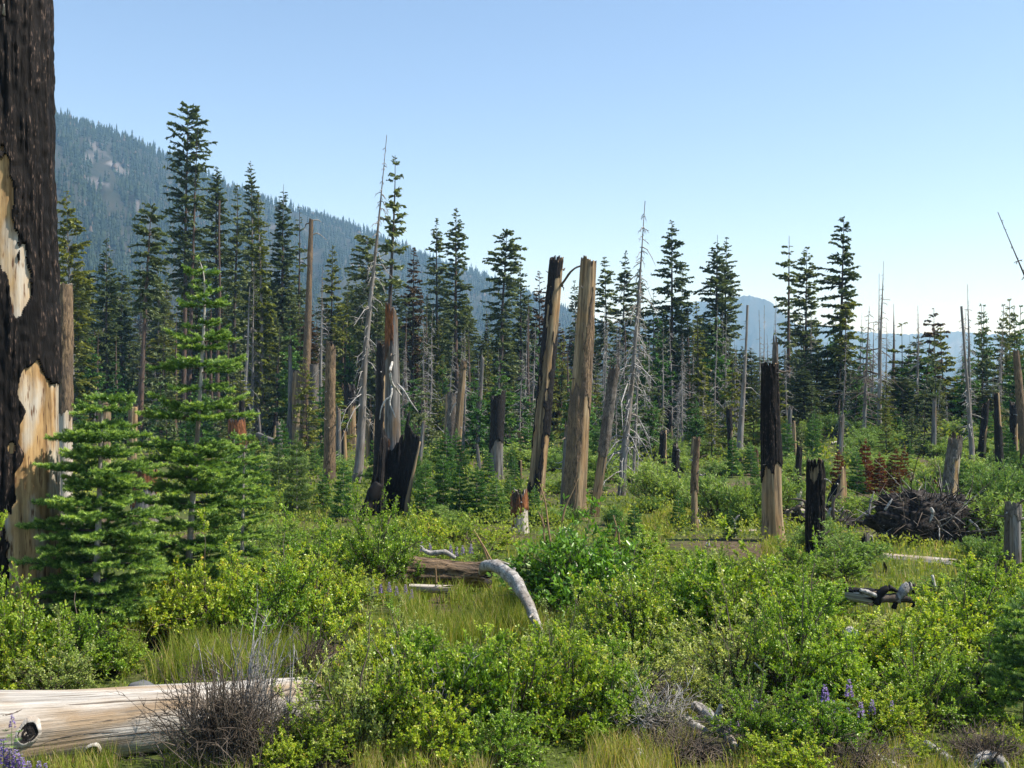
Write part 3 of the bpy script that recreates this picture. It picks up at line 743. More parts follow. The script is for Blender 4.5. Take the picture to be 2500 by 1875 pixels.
snag('pointed black snag with pale split foot in front of the willows', 1647, 1222, 1650, 1066, 34, 10, wood='wood_pale', bark='char', patches=[('+', -2, 2, .38, 2), ('+', .15, .5, .1, .5)], jag=.3, slant=.5)
snag('thin crooked brown snag with bare foot beside small driftwood', 1697, 1300, 1704, 1060, 20, 15, wood='wood_tan', bark='bark', patches=[('+', -2, 2, .42, 2)], jag=.2, bend=-.05, branches=[([(1712, 1290), (1706, 1270), (1702, 1252), (1705, 1240)], (3, 4, 3, 1), 'branch_white')])
snag('little grey stump sunk in green willows', 1756, 1205, 1757, 1170, 12, 10, wood='wood_grey', bark='bark_grey', Y=37, patches=ALL, jag=.06, cat='stump', name='broken_stump')
snag('pale thin tan pole among grey dead trunks', 1735, 1120, 1735, 902, 9, 7, wood='wood_tan', Y=76, jag=.2)
snag('tan pole with broken tip beside the yellow-green fir', 1690, 1130, 1694, 1060, 12, 10, wood='wood_tan', Y=50, jag=.3)
# ---- right-hand snags
snag('big snag with black bark upper trunk and bare pale foot', 1886, 1320, 1879, 878, 56, 42, wood='wood_tan', bark='char_fleck', patches=[('+', -2, 2, .41, 2)], jag=.12, na=110, nv=160, edge=.13, flare=.35,
     branches=[([(1899, 905), (1912, 908), (1925, 907), (1937, 911)], (6, 5, 4, 1), 'twig_dark')])
snag('jagged pale-brown spire rising just behind the big black barked snag', 1892, 1290, 1893, 814, 26, 13, wood='wood_red', bark='bark_grey', Y=25.5, patches=[('+', -2, 2, .4, 2)], jag=.5, slant=.4)
snag('squat black stump covered in rough charred bark with peeled top', 1990, 1378, 1990, 1116, 48, 43, wood='wood_tan', bark='char_fleck', patches=[('+', -2, 2, -1, 2), ('-', -.7, .1, .84, .95)], jag=.15, na=120, nv=120, flare=.1, bt=.05, name='charred_stump', cat='stump')
snag('slim black pole with bare white foot behind the squat charred stump', 1957, 1260, 1952, 1086, 18, 12, wood='wood_pale', bark='char', patches=[('+', -2, 2, .36, 2), ('+', -2, 2, -.1, .1)], jag=.1, Y=29, bend=-.06)
snag('shattered stump with tall pale splinter and dark side behind tangled roots', 2040, 1285, 2052, 1138, 60, 26, wood='wood_tan', bark='char', patches=[('+', -2, -.25, -1, .75), ('+', -.1, .15, .3, .6)], jag=.9, slant=-.5, Y=27, flare=.35, name='broken_stump', cat='stump')
snag('pointed stump, half charred, half pale, behind the root mass', 2221, 1275, 2229, 1148, 29, 8, wood='wood_tan', bark='char', patches=[('+', -2, .05, -1, .9)], jag=.2, Y=28.5, name='broken_stump', cat='stump')
snag('dark stump beside a rotten red one behind the root mass', 2264, 1270, 2266, 1153, 22, 20, wood='wood_tan', bark='char', patches=[('+', -2, .8, -1, 2)], jag=.2, Y=30, name='broken_stump', cat='stump')
snag('rotten red splintered stump next to the big leaning snag', 2284, 1270, 2284, 1168, 26, 22, wood='wood_pale', bark='wood_red', patches=[('+', -2, .5, .2, 2)], jag=.4, Y=29.5, name='broken_stump', cat='stump')
snag('thick leaning grey snag with ochre lit side and dark ragged top over root mass', 2306, 1290, 2336, 1050, 38, 34, wood='wood_ochre', bark='bark_grey', patches=[('+', -2, .25, -1, 2), ('+', -2, 2, .78, 2)], jag=.35, Y=27.5)
snag('tall black pole with tan upper edge among grey dead trees', 2442, 1200, 2433, 956, 22, 15, wood='wood_tan', bark='char', patches=[('+', -2, .35, -1, 2), ('+', -2, 2, -1, .6)], jag=.15, Y=40)
snag('stout tan and grey stump with black top at the clearing edge', 2474, 1420, 2474, 1219, 42, 37, wood='wood_grey', bark='bark_grey', patches=[('+', -2, 2, .8, 2), ('+', -2, -.75, -1, 2)], jag=.12, na=56, nv=90, flare=.12, name='broken_stump', cat='stump')
snag('small dark stump low in the willow slope', 2414, 1256, 2414, 1222, 17, 15, wood='wood_tan', bark='char', patches=[('+', -2, .4, -1, 2)], jag=.06, Y=30, name='broken_stump', cat='stump')
snag('tiny grey stump high on the willow slope', 2463, 1205, 2464, 1174, 10, 9, wood='wood_grey', Y=38, jag=.05, name='broken_stump', cat='stump')
snag('dark capped tan pole on the skyline crest', 1998, 1060, 1998, 958, 8, 7, wood='wood_tan', bark='char', patches=[('+', -2, 2, .6, 2)], Y=88, jag=.1)
snag('reddish brown snag leaning at the edge beyond the willow slope', 2507, 1200, 2480, 853, 26, 14, wood='wood_tan', bark='bark', patches=ALL, Y=42, jag=.1)
snag('black snag with orange foot left of the big black barked snag', 1846, 1165, 1848, 1085, 14, 10, wood='wood_tan', bark='wood_red', patches=[('+', -2, .3, -1, 2)], Y=44, jag=.3)

# ------------------------------------------------------------------ builders: conifers and dead trees
def conifer_mesh(h, cb, w, seed, mat, trunk, tr, prof='column', dens=1.0, gap=.35, droop=.25, kite=.42, kw=.20, tipbare=0.0, asym=0.0, bare=0, lw=1.0):
    """h height, cb crown base height, w crown half width (m). Returns crown, trunk, limbs meshes"""
    r = rs(seed); gap *= .6
    # trunk
    nz = 14
    zz = np.linspace(-.25, h, nz)
    wob = np.stack([(vn(zz * .12, zz * 0, seed) - .5) * .25 * (zz > .5), (vn(zz * .12, zz * 0 + 5, seed) - .5) * .25 * (zz > .5), zz], 1)
    tv, tq = tubes(wob, np.maximum(.015, tr * (1 - np.clip(zz / h, 0, 1)) ** .85 * (1 + .35 * np.exp(-np.maximum(zz, 0) / .4))), 8)
    tm = mk('trunk', tv, tq, mats=[trunk], smooth=True)
    # branches
    Lc = h - cb
    step = .27 if prof != 'sparse' else .5
    nl = max(8, int(Lc / step))
    t = (np.arange(nl) + r.rand(nl) * .8) / nl                      # 0 top, 1 crown base
    if tipbare: t = tipbare + t * (1 - tipbare)
    per = r.poisson(3.4 * dens, nl) + 1
    tb = np.repeat(t, per) + r.normal(0, .006, per.sum()); tb = np.clip(tb, .002, 1)
    nb = len(tb)
    z = h - tb * Lc
    az = r.uniform(0, 2 * pi, nb)
    if prof == 'column': pf = np.clip((tb / .35), 0, 1) ** .75 * (1 - .25 * sstep(.75, 1, tb))
    elif prof == 'cone': pf = tb ** .8
    elif prof == 'round': pf = np.clip((tb + .05) / .22, 0, 1) ** .6 * (1 - .15 * sstep(.7, 1, tb))
    else: pf = np.clip((tb + .03) / .5, 0, 1) ** .7
    lay = vn(tb * Lc * .75, tb * 0, seed + 3); azn = vn(az / (2 * pi) * 5, tb * Lc * .5, seed + 4, 5)
    Lb = 1.12 * w * pf * (1 - gap + 1.6 * gap * (.55 * lay + .45 * azn)) * r.uniform(.65, 1.2, nb)
    Lb = Lb * (1 + asym * np.cos(az - pi)) + .12
    up = .45 * (1 - tb) - droop * tb + r.normal(0, .18, nb)
    cur = -.35 * (1 - tb) + .10 + r.normal(0, .08, nb)
    dh = np.stack([np.cos(az), np.sin(az), 0 * az], 1)
    cen = np.stack([np.interp(z, zz, wob[:, 0]), np.interp(z, zz, wob[:, 1]), z], 1)
    def path(i, s):
        p = cen[i] + dh[i] * (Lb[i] * s)[:, None]
        p[:, 2] += Lb[i] * (up[i] * s + cur[i] * s * s)
        return p
    # foliage
    K = np.maximum(5, (Lb * 19.0 / kite * .42 * dens ** .3 + 5)).astype(int)
    i = np.repeat(np.arange(nb), K); n = len(i)
    s = r.uniform(.12, 1.0, n) ** .8
    C = path(i, s)
    sg = np.where(r.rand(n) < .5, -1, 1); an = sg * r.uniform(.3, 1.25, n)
    ca, sa = np.cos(an), np.sin(an)
    A = np.stack([dh[i, 0] * ca - dh[i, 1] * sa, dh[i, 0] * sa + dh[i, 1] * ca, up[i] * .7 + r.normal(-.12, .55, n)], 1)
    A = nrm(A)
    Nn = nrm(np.array([0, 0, 1.0]) + r.normal(0, .45, (n, 3)))
    ln = kite * r.uniform(.6, 1.3, n) * (1.1 - .55 * s) * np.clip(Lb[i] / .8, .35, 1.1)
    wd = kw * lw * r.uniform(.7, 1.3, n) * np.clip(Lb[i] / .6, .5, 1)
    C = C - A * (ln * .35)[:, None]
    V, _, T, k = kites(C, A, Nn, ln, wd, .2)
    clump = fbm(cen[i, 2] * .6, az[i] * 1.3, seed + 8, 2)
    tone = np.clip(.10 + .55 * s * r.uniform(.5, 1.2, n) + .55 * (clump - .4), 0, 1)
    cm = mk('crown', V, None, T, [mat], {'tone': np.repeat(tone, k)})
    # limbs
    ii = np.arange(nb)
    ss = np.array([0, .4, .85])
    P = np.stack([path(ii, np.full(nb, q)) for q in ss], 1)
    Rr = np.stack([np.full(nb, .03), np.full(nb, .02), np.full(nb, .006)], 1) * np.clip(Lb, .3, 1.6)[:, None] * .75
    if bare:
        zb = r.uniform(.12 * h, cb, bare); ab = r.uniform(0, 2 * pi, bare); lb = r.uniform(.3, 1.1, bare)
        d = np.stack([np.cos(ab), np.sin(ab), r.uniform(-.5, .1, bare)], 1)
        c0 = np.stack([0 * zb, 0 * zb, zb], 1)
        Pb = np.stack([c0, c0 + d * lb[:, None] * .5, c0 + d * lb[:, None] + np.array([0, 0, -.08])], 1)
        P = np.concatenate([P, Pb]); Rr = np.concatenate([Rr, np.tile([.022, .014, .005], (bare, 1))])
    lv, lq = tubes(P, Rr, 3)
    lm = mk('limbs', lv, lq, mats=[trunk])
    return cm, tm, lm

def add_conifer(meshes, label, g, top=None, h=None, cat='conifer', name='conifer_tree', group=None, rz=0.0, sc=(1, 1, 1)):
    cm, tm, lm = meshes
    o = thing(name, label, cat, g, group)
    t_ = ob('trunk', tm, o); ob('crown', cm, o)
    ob('limbs', lm, t_, kind='stuff')
    if top is not None:
        d = Vector(top - g).normalized()
        q = Vector((0, 0, 1)).rotation_difference(d)
        o.rotation_mode = 'QUATERNION'; o.rotation_quaternion = q
    else:
        o.rotation_euler = (0, 0, rz)
    o.scale = sc
    return o

def live(label, tx, ty, bx, Y, cby, hw, mat='fir', trunk='trunk_dark', prof='column', tw=None, seed=None, **kw):
    g = on(bx, Y); top = at(tx, ty, Y); h = float(np.linalg.norm(top - g)); k = Y / F
    cb = h - (cby - ty) * k
    seed = seed or int(tx * 3 + ty)
    tr = (tw * k / 2) if tw else .017 * h * .62
    ms = conifer_mesh(h, max(.6, cb), hw * k, seed, M[mat], M[trunk], tr, prof, **kw)
    return add_conifer(ms, label, g, top)

# label, top x, top y, base x, distance, crown-base y, half width px
live('broad olive fir just beyond the giant burnt trunk', 163, 466, 180, 68, 1050, 52, 'fir_olive', 'trunk_grey', 'column', dens=1.25, droop=.35)
live('narrow dark fir, second beyond the giant burnt trunk', 261, 583, 262, 82, 1060, 27, 'fir', 'trunk_dark', 'column', dens=1.2)
live('fir with rounded crown over a long leaning bare brown trunk', 369, 507, 343, 66, 770, 42, 'fir', 'trunk_red', 'round', tw=17, dens=1.15, droop=.4, bare=14, gap=.5)
live('tallest twin fir with layered crown above the fir sapling', 457, 262, 447, 86, 720, 46, 'fir', 'trunk_red', 'round', tw=15, gap=.8, dens=.95, droop=.15, bare=18, kite=.6)
live('slimmer of the tallest twin firs with long side branch', 478, 314, 462, 85, 660, 40, 'fir', 'trunk_red', 'sparse', tw=14, gap=.75, dens=1.0, asym=-.25, bare=14)
live('dense pointed fir beside the tallest twin firs', 531, 407, 533, 92, 900, 36, 'fir', 'trunk_dark', 'column', dens=1.25, gap=.5, droop=.4)
live('fir with flat round tip and bare grey mid trunk', 577, 447, 574, 84, 980, 30, 'fir', 'trunk_dark', 'column', dens=1.0, gap=.6)
live('tall pointed fir rising behind the dense olive firs', 613, 396, 612, 96, 950, 35, 'fir', 'trunk_grey', 'column', dens=1.1, gap=.5)
live('dense olive fir with full skirt reaching the ground', 632, 472, 640, 76, 1075, 48, 'fir_olive', 'trunk_grey', 'cone', dens=1.35, droop=.45, gap=.3)
live('fir with thin reddish dying tip', 693, 450, 692, 90, 1040, 32, 'fir', 'trunk_red', 'column', dens=1.2, tipbare=.04, droop=.4)
live('sparse thin-crowned tree just before the tall slender brown trunk', 731, 502, 729, 98, 800, 20, 'fir_olive', 'trunk_dark', 'sparse', dens=.5, gap=.8)
live('short full olive fir beyond the tall slender brown trunk', 814, 598, 812, 88, 1060, 30, 'fir_olive', 'trunk_dark', 'column', dens=1.2, droop=.4)
live('layered open-crowned fir rising behind the tall grey snag', 961, 378, 948, 70, 745, 42, 'fir', 'trunk_dark', 'sparse', tw=17, gap=.95, dens=1.0, droop=.05, kite=.6, bare=6)
live('dark bushy fir behind the leaning grey spire', 898, 578, 905, 82, 1075, 44, 'fir', 'trunk_dark', 'round', dens=1.2, gap=.6, droop=.35)
live('dying rust-brown fir with sparse tip', 1009, 606, 1006, 88, 1000, 24, 'fir_brown', 'trunk_dark', 'column', dens=1.1, droop=.4)
live('pale-tipped fir close beside a taller dark fir', 1063, 533, 1066, 96, 1060, 36, 'fir', 'trunk_dark', 'column', dens=1.1, gap=.55)
live('dark spired fir with straight brown trunk and tiered crown', 1116, 507, 1116, 86, 900, 32, 'fir', 'trunk_red', 'column', tw=14, dens=1.05, gap=.6, bare=10)
live('broad-topped fir with long bare trunk behind the black charred snag', 1234, 566, 1222, 80, 900, 42, 'fir', 'trunk_dark', 'round', tw=15, dens=1.05, gap=.75, bare=16)
live('small spired fir near the tall leaning charred snag', 1272, 640, 1272, 92, 920, 24, 'fir', 'trunk_dark', 'column', dens=1.0, gap=.55)
live('dying brownish fir behind the tall leaning charred snag', 1320, 662, 1320, 96, 1000, 24, 'fir_brown', 'trunk_dark', 'column', dens=1.0)
live('fir seen between the tall bare pair of snags', 1403, 686, 1400, 98, 960, 22, 'fir', 'trunk_grey', 'column', dens=.9, gap=.5)
live('neat spired fir just beyond the tallest tan snag', 1478, 626, 1476, 92, 900, 26, 'fir', 'trunk_dark', 'column', dens=1.1, gap=.5, droop=.4)
live('second spired fir beyond the tallest tan snag', 1525, 612, 1523, 90, 980, 28, 'fir', 'trunk_dark', 'column', dens=1.0, gap=.65, droop=.4)
live('thin fir hidden behind the tall grey spire', 1561, 655, 1562, 96, 960, 22, 'fir', 'trunk_grey', 'column', dens=.9)
live('small dark fir left of the tallest fir beyond the grey poles', 1592, 716, 1592, 92, 1000, 24, 'fir', 'trunk_dark', 'column', dens=1.1)
live('tall tiered fir with crooked side tip beyond grey poles', 1641, 540, 1640, 82, 930, 38, 'fir', 'trunk_dark', 'column', tw=13, dens=1.0, gap=.7, droop=.4)
live('slender sparse fir beside the tall tiered fir', 1668, 652, 1666, 84, 1000, 24, 'fir', 'trunk_grey', 'column', dens=.75, gap=.7)
live('yellow-green full fir in the middle of grey dead poles', 1696, 735, 1712, 66, 1080, 32, 'fir_olive', 'trunk_dark', 'cone', dens=1.3, droop=.45)
live('dark fir with dead whip tip, first of a close pair', 1748, 573, 1745, 82, 960, 36, 'fir', 'trunk_dark', 'column', tw=12, dens=1.05, gap=.6, tipbare=.05)
live('dark fir with dense crown, second of a close pair', 1773, 580, 1772, 84, 1040, 34, 'fir', 'trunk_dark', 'column', dens=1.15, gap=.6)
live('sparse fir with dead spike tip behind the big black barked snag', 1930, 575, 1926, 74, 900, 30, 'fir', 'trunk_red', 'sparse', tw=13, dens=.85, gap=.85, asym=.25, tipbare=.05)
live('bushy irregular fir behind the big black barked snag', 1968, 605, 1966, 76, 1040, 40, 'fir', 'trunk_dark', 'column', dens=1.1, gap=.75, asym=.15)
live('tall lopsided fir, tallest before the hazy valley', 2058, 531, 2046, 72, 960, 50, 'fir', 'trunk_dark', 'column', tw=14, dens=1.15, gap=.7, asym=.35, droop=.4)
live('small pine growing against the tall lopsided fir', 2069, 735, 2062, 70, 900, 26, 'fir_olive', 'trunk_red', 'round', dens=.8, gap=.7)
live('thin pine with sparse lower branches before the hazy valley', 2199, 789, 2202, 70, 1060, 34, 'fir_olive', 'trunk_dark', 'sparse', dens=.75, gap=.7)
live('dense dark pine with shaded side before the hazy valley', 2236, 823, 2240, 70, 1070, 32, 'fir', 'trunk_dark', 'column', dens=1.15)
live('pale-tipped fading fir standing before a wide olive pine', 2281, 754, 2284, 76, 1060, 30, 'fir_brown', 'trunk_grey', 'column', dens=.8)
live('wide olive pine with spreading low branches before the hazy valley', 2292, 797, 2300, 68, 1080, 48, 'fir_olive', 'trunk_dark', 'cone', dens=1.0, gap=.5)
live('slim open pine near a pair of leaning grey poles', 2412, 793, 2408, 72, 1080, 30, 'fir_olive', 'trunk_dark', 'sparse', dens=.8, gap=.6)
live('small fir at the last grey pole on the crest', 2466, 905, 2466, 66, 1090, 22, 'fir', 'trunk_dark', 'cone', dens=1.0)

def dead_mesh(h, rb, seed, nbr=70, bl=1.0, cbf=.15, mat='trunk_grey', fork=False, bmat='branch_grey', arch=.5, rt=.012, taper=.9):
    r = rs(seed)
    nz = 16; zz = np.linspace(-.2, h, nz)
    wob = np.stack([(vn(zz * .2, zz * 0, seed) - .5) * .2 * (zz > .5), (vn(zz * .2, zz * 0 + 5, seed) - .5) * .2 * (zz > .5), zz], 1)
    tv, tq = tubes(wob, np.maximum(rt, rb * (1 - np.clip(zz / h, 0, 1)) ** taper), 7)
    tm = mk('trunk', tv, tq, mats=[M[mat]], smooth=True)
    t = r.uniform(cbf, .97, nbr) ** .9; z = t * h
    az = r.uniform(0, 2 * pi, nbr)
    L = bl * (1 - t) ** .8 * r.uniform(.2, 1.15, nbr) * (1 + (r.rand(nbr) < .15) * .8)
    d = np.stack([np.cos(az), np.sin(az), 0 * az], 1)
    c0 = np.stack([np.interp(z, zz, wob[:, 0]), np.interp(z, zz, wob[:, 1]), z], 1)
    up = r.uniform(-.25, .35, nbr); dr = -arch * r.uniform(.4, 1.5, nbr)
    P = np.stack([c0 + d * (L * s)[:, None] + np.stack([0 * L, 0 * L, L * (up * s + dr * s * s)], 1) for s in (0, .35, .7, 1.0)], 1)
    P[:, 1:] += r.normal(0, .04, (nbr, 3, 3)) * L[:, None, None]
    rr = np.clip(.014 + .012 * L, .012, .04)[:, None] * np.array([1, .8, .55, .25])
    bv, bq = tubes(P, rr, 4)
    # side twigs
    j = np.repeat(np.arange(nbr), 3); m = len(j)
    b0 = P[j, np.tile([1, 2, 2], nbr)]
    dd = nrm(d[j] + r.normal(0, .7, (m, 3)) + np.array([0, 0, -.35]))
    l2 = L[j] * r.uniform(.15, .45, m)
    P2 = np.stack([b0, b0 + dd * (l2 * .5)[:, None], b0 + dd * l2[:, None] + np.stack([0 * l2, 0 * l2, -.15 * l2], 1)], 1)
    r2 = np.tile([.010, .008, .004], (m, 1)) * 1.1
    v2, q2 = tubes(P2, r2, 3)
    bm = mk('dead_branches', np.concatenate([bv, v2]), np.concatenate([bq, q2 + len(bv)]), mats=[M[bmat]])
    return tm, bm

def dead(label, tx, ty, bx, Y, tw, nbr=70, bl=1.0, group=None, meshes=None, name='dead_tree', **kw):
    g = on(bx, Y); top = at(tx, ty, Y); h = float(np.linalg.norm(top - g)); k = Y / F
    tm, bm = meshes or dead_mesh(h, tw * k / 2, int(tx * 5 + ty * 3), nbr, bl, **kw)
    o = thing(name, label, 'dead tree', g, group)
    ob('trunk', tm, o); ob('dead_branches', bm, o, kind='stuff')
    o.rotation_mode = 'QUATERNION'; o.rotation_quaternion = Vector((0, 0, 1)).rotation_difference(Vector(top - g).normalized())
    if meshes: o.scale = (h / 12.0,) * 3
    return o

dead('leaning silver dead spire with drooping twigs, taller than the layered fir', 947, 330, 868, 38, 25, nbr=110, bl=.85, cbf=.12, arch=1.1, taper=1.1)
dead('tall thin dead spire with bristly tip and long drooping lower limbs', 1571, 491, 1517, 34, 22, nbr=120, bl=1.15, cbf=.06, arch=1.1, taper=1.05)
dead('grey dead companion pole close against the bristly dead spire', 1563, 690, 1545, 37, 9, nbr=60, bl=.9, cbf=.2, arch=.9)
dead('pale thin dead pole beyond the tall slender brown trunk', 784, 651, 779, 64, 11, nbr=60, bl=.9)
dead('forked dead snag with clawed top before the blue mountain', 1828, 745, 1808, 52, 19, nbr=26, bl=.8, cbf=.25, mat='trunk_grey', rt=.06)
dead('bare reddish broken trunk in front of the dense pointed fir', 536, 490, 532, 78, 14, nbr=26, bl=.9, mat='trunk_red', bmat='twig_dark', rt=.07)
dead('sharp grey dead spike behind the big black barked snag', 1898, 730, 1890, 70, 6, nbr=24, bl=.5)
dead('thin dead pole, first of two left of the big black barked snag', 1853, 757, 1850, 70, 6, nbr=36, bl=.7)
dead('thin dead pole, second of two left of the big black barked snag', 1866, 745, 1856, 66, 6, nbr=36, bl=.7)
dead('dead tree with long sagging bare branches before the hazy valley', 2123, 748, 2107, 62, 12, nbr=90, bl=2.2, cbf=.1, bmat='twig_dark', arch=.5)
dead('shorter bare pole beside a pair of tall dead poles', 2132, 786, 2127, 64, 8, nbr=30, bl=.6)
dead('shorter of the two close tall dead poles before the hazy valley', 2145, 668, 2146, 64, 9, nbr=40, bl=.7)
dead('tallest dead pole before the hazy valley', 2158, 637, 2148, 60, 13, nbr=60, bl=.9, cbf=.2)
dead('dead bristly trunk rising from the dense dark pine', 2240, 746, 2234, 66, 10, nbr=70, bl=1.0)
dead('leaning dead pole with blackened foot beyond the leaning grey snag', 2344, 748, 2372, 46, 15, nbr=40, bl=.7, mat='trunk_grey', rt=.05)
dead('tall thin dead pole near the blackened leaning pole', 2363, 694, 2366, 60, 10, nbr=60, bl=.8)
dead('thin leaning dead tip above the small crest fir', 2447, 820, 2440, 66, 8, nbr=40, bl=.7)
dead('slim dead branch pole between the close tall poles and slim pine', 2351, 800, 2354, 68, 5, nbr=30, bl=.6)
dead('fallen-over bare trunk leaning in from beyond the picture edge', 2436, 518, 2700, 34, 16, nbr=26, bl=.7, cbf=.5, mat='trunk_dark', bmat='twig_dark')
dead('silver slanting dead trunk clothed in grey lichen twigs', 612, 700, 585, 66, 16, nbr=60, bl=.8)
live('grey lichen-draped dead fir beside the dense olive fir', 622, 660, 612, 70, 1060, 26, 'fir_grey', 'trunk_grey', 'cone', dens=1.3, droop=.7, kw=.07, kite=.45)
# grey dead poles, the crowd beyond the tall pair
dmesh = [dead_mesh(12.0, .10 + .012 * i, 900 + i, 80 + 12 * i, 1.0 + .12 * i, cbf=.05, arch=.7) for i in range(5)]
rd = rs(41)
ZONES = [(0, 460, 'near the giant burnt trunk'), (460, 700, 'beyond the tall fir sapling'), (700, 880, 'around the tall slender brown trunk'),
         (880, 1060, 'behind the tall grey snag'), (1060, 1340, 'behind the tall leaning charred snag'), (1340, 1540, 'behind the tallest tan snag'),
         (1540, 1720, 'beyond the bristly dead spire'), (1720, 1920, 'behind the big black barked snag'), (1920, 2140, 'around the tall lopsided fir'), (2140, 2800, 'before the hazy valley')]
def zone(px):
    for a, b, t in ZONES:
        if px < b: return t
    return ZONES[-1][2]
for i in range(120):
    px = rd.choice([rd.uniform(960, 1340), rd.uniform(1440, 1800), rd.uniform(1440, 1800), rd.uniform(1860, 2460), rd.uniform(200, 900)])
    ty = rd.uniform(740, 960) if px > 900 else rd.uniform(800, 980)
    dead('grey weathered bare pole in the crowd ' + zone(px), px + rd.uniform(-12, 16), ty, px, rd.uniform(54, 96), 9, group='grey bare poles ' + zone(px), meshes=dmesh[i % 5])

# filler conifers: the crowd behind
cmesh = []
for i in range(9):
    mt = ['fir', 'fir', 'fir_olive', 'fir', 'fir_olive', 'fir', 'fir_brown', 'fir', 'fir_grey'][i]
    cmesh.append(conifer_mesh(16.0, [1.0, 2.0, .8, 3.5, 1.0, 5.0, 1.2, .8, 1.0][i], [1.35, 1.2, 1.5, 1.3, 1.4, 1.3, 1.0, 1.5, .9][i], 300 + i, M[mt], M[['trunk_dark', 'trunk_red', 'trunk_grey'][i % 3]], .17,
                              ['column', 'column', 'cone', 'round', 'column', 'column', 'column', 'cone', 'column'][i], dens=1.1, gap=[.4, .6, .4, .6, .5, .7, .5, .5, .7][i], droop=.4, kw=.21 if mt != 'fir_grey' else .07))
FT = np.array([(100, 640), (300, 660), (500, 640), (640, 640), (760, 720), (880, 690), (1000, 690), (1200, 740), (1400, 770), (1600, 780), (1750, 770), (1880, 850), (2060, 880), (2300, 900), (2500, 950)], float)
rf = rs(52)
NM = {'fir': 'dark green fir', 'fir_olive': 'olive green fir', 'fir_brown': 'fading brownish fir', 'fir_grey': 'grey dead twiggy fir'}
MT = ['fir', 'fir', 'fir_olive', 'fir', 'fir_olive', 'fir', 'fir_brown', 'fir', 'fir_grey']
for i in range(250):
    u = rf.rand()
    px = rf.uniform(120, 1000) if u < .46 else (rf.uniform(1000, 1900) if u < .80 else rf.uniform(1900, 2520))
    Y = rf.uniform(78, 150) if px < 1900 else rf.uniform(62, 92)
    ty = np.interp(px, FT[:, 0], FT[:, 1]) + rf.uniform(-15, 190) * (1 if px < 1900 else .8)
    k = rf.choice(len(cmesh), p=[.17, .17, .12, .12, .10, .12, .06, .10, .04])
    g = on(px, Y); h = at(px, ty, Y)[2] - g[2]
    lab = '%s in the crowd %s' % (NM[MT[k]], zone(px))
    s = h / 16.0; sw = s * rf.uniform(.95, 1.35) if s > .7 else rf.uniform(.65, .95)
    add_conifer(cmesh[k], lab, g, group=lab + 's' if False else NM[MT[k]] + 's ' + zone(px), rz=rf.uniform(0, 6.28), sc=(sw, sw, s))
# bare brown trunks seen inside the crowd
for i, px in enumerate([150, 175, 205, 238, 290, 318, 388, 405, 430, 500, 517, 560, 590, 655, 672, 700, 775, 830, 845, 880, 990, 1035, 1150, 1185, 1260, 1290, 1350, 1390, 1420, 1500, 1530, 1610, 1680, 1760, 1790, 1960, 2020, 2180, 2260]):
    Y = rf.uniform(72, 100)
    dead('straight brown trunk with few twigs in the crowd ' + zone(px), px + rf.uniform(-6, 10), rf.uniform(700, 860), px, Y, 12, nbr=16, bl=.8, group='brown trunks ' + zone(px), mat='trunk_red', bmat='twig_dark', cbf=.3, name='bare_trunk')
# low young firs closing the forest edge
ymesh = [conifer_mesh(5.0, .2, 1.1, 500 + i, M[['sapling_mid', 'fir', 'sapling_mid', 'fir_olive'][i]], M['trunk_dark'], .06, 'cone', dens=1.5, gap=.35, droop=.15, kite=.34, kw=.11) for i in range(4)]
for i in range(150):
    px = rf.uniform(130, 2520)
    Y = rf.uniform(50, 90)
    g = on(px, Y); h = rf.uniform(1.8, 5.0) if Y < 65 else rf.uniform(3.0, 8.5)
    lab = ['fresh green', 'dark', 'fresh green', 'olive'][i % 4] + ' young fir at the forest foot ' + zone(px)
    add_conifer(ymesh[i % 4], lab, g, name='young_fir', group=lab.replace('young fir', 'young firs'), rz=rf.uniform(0, 6.28), sc=(h / 5 * rf.uniform(.8, 1.1) * (1 if h < 5 else .72),) * 2 + (h / 5,))

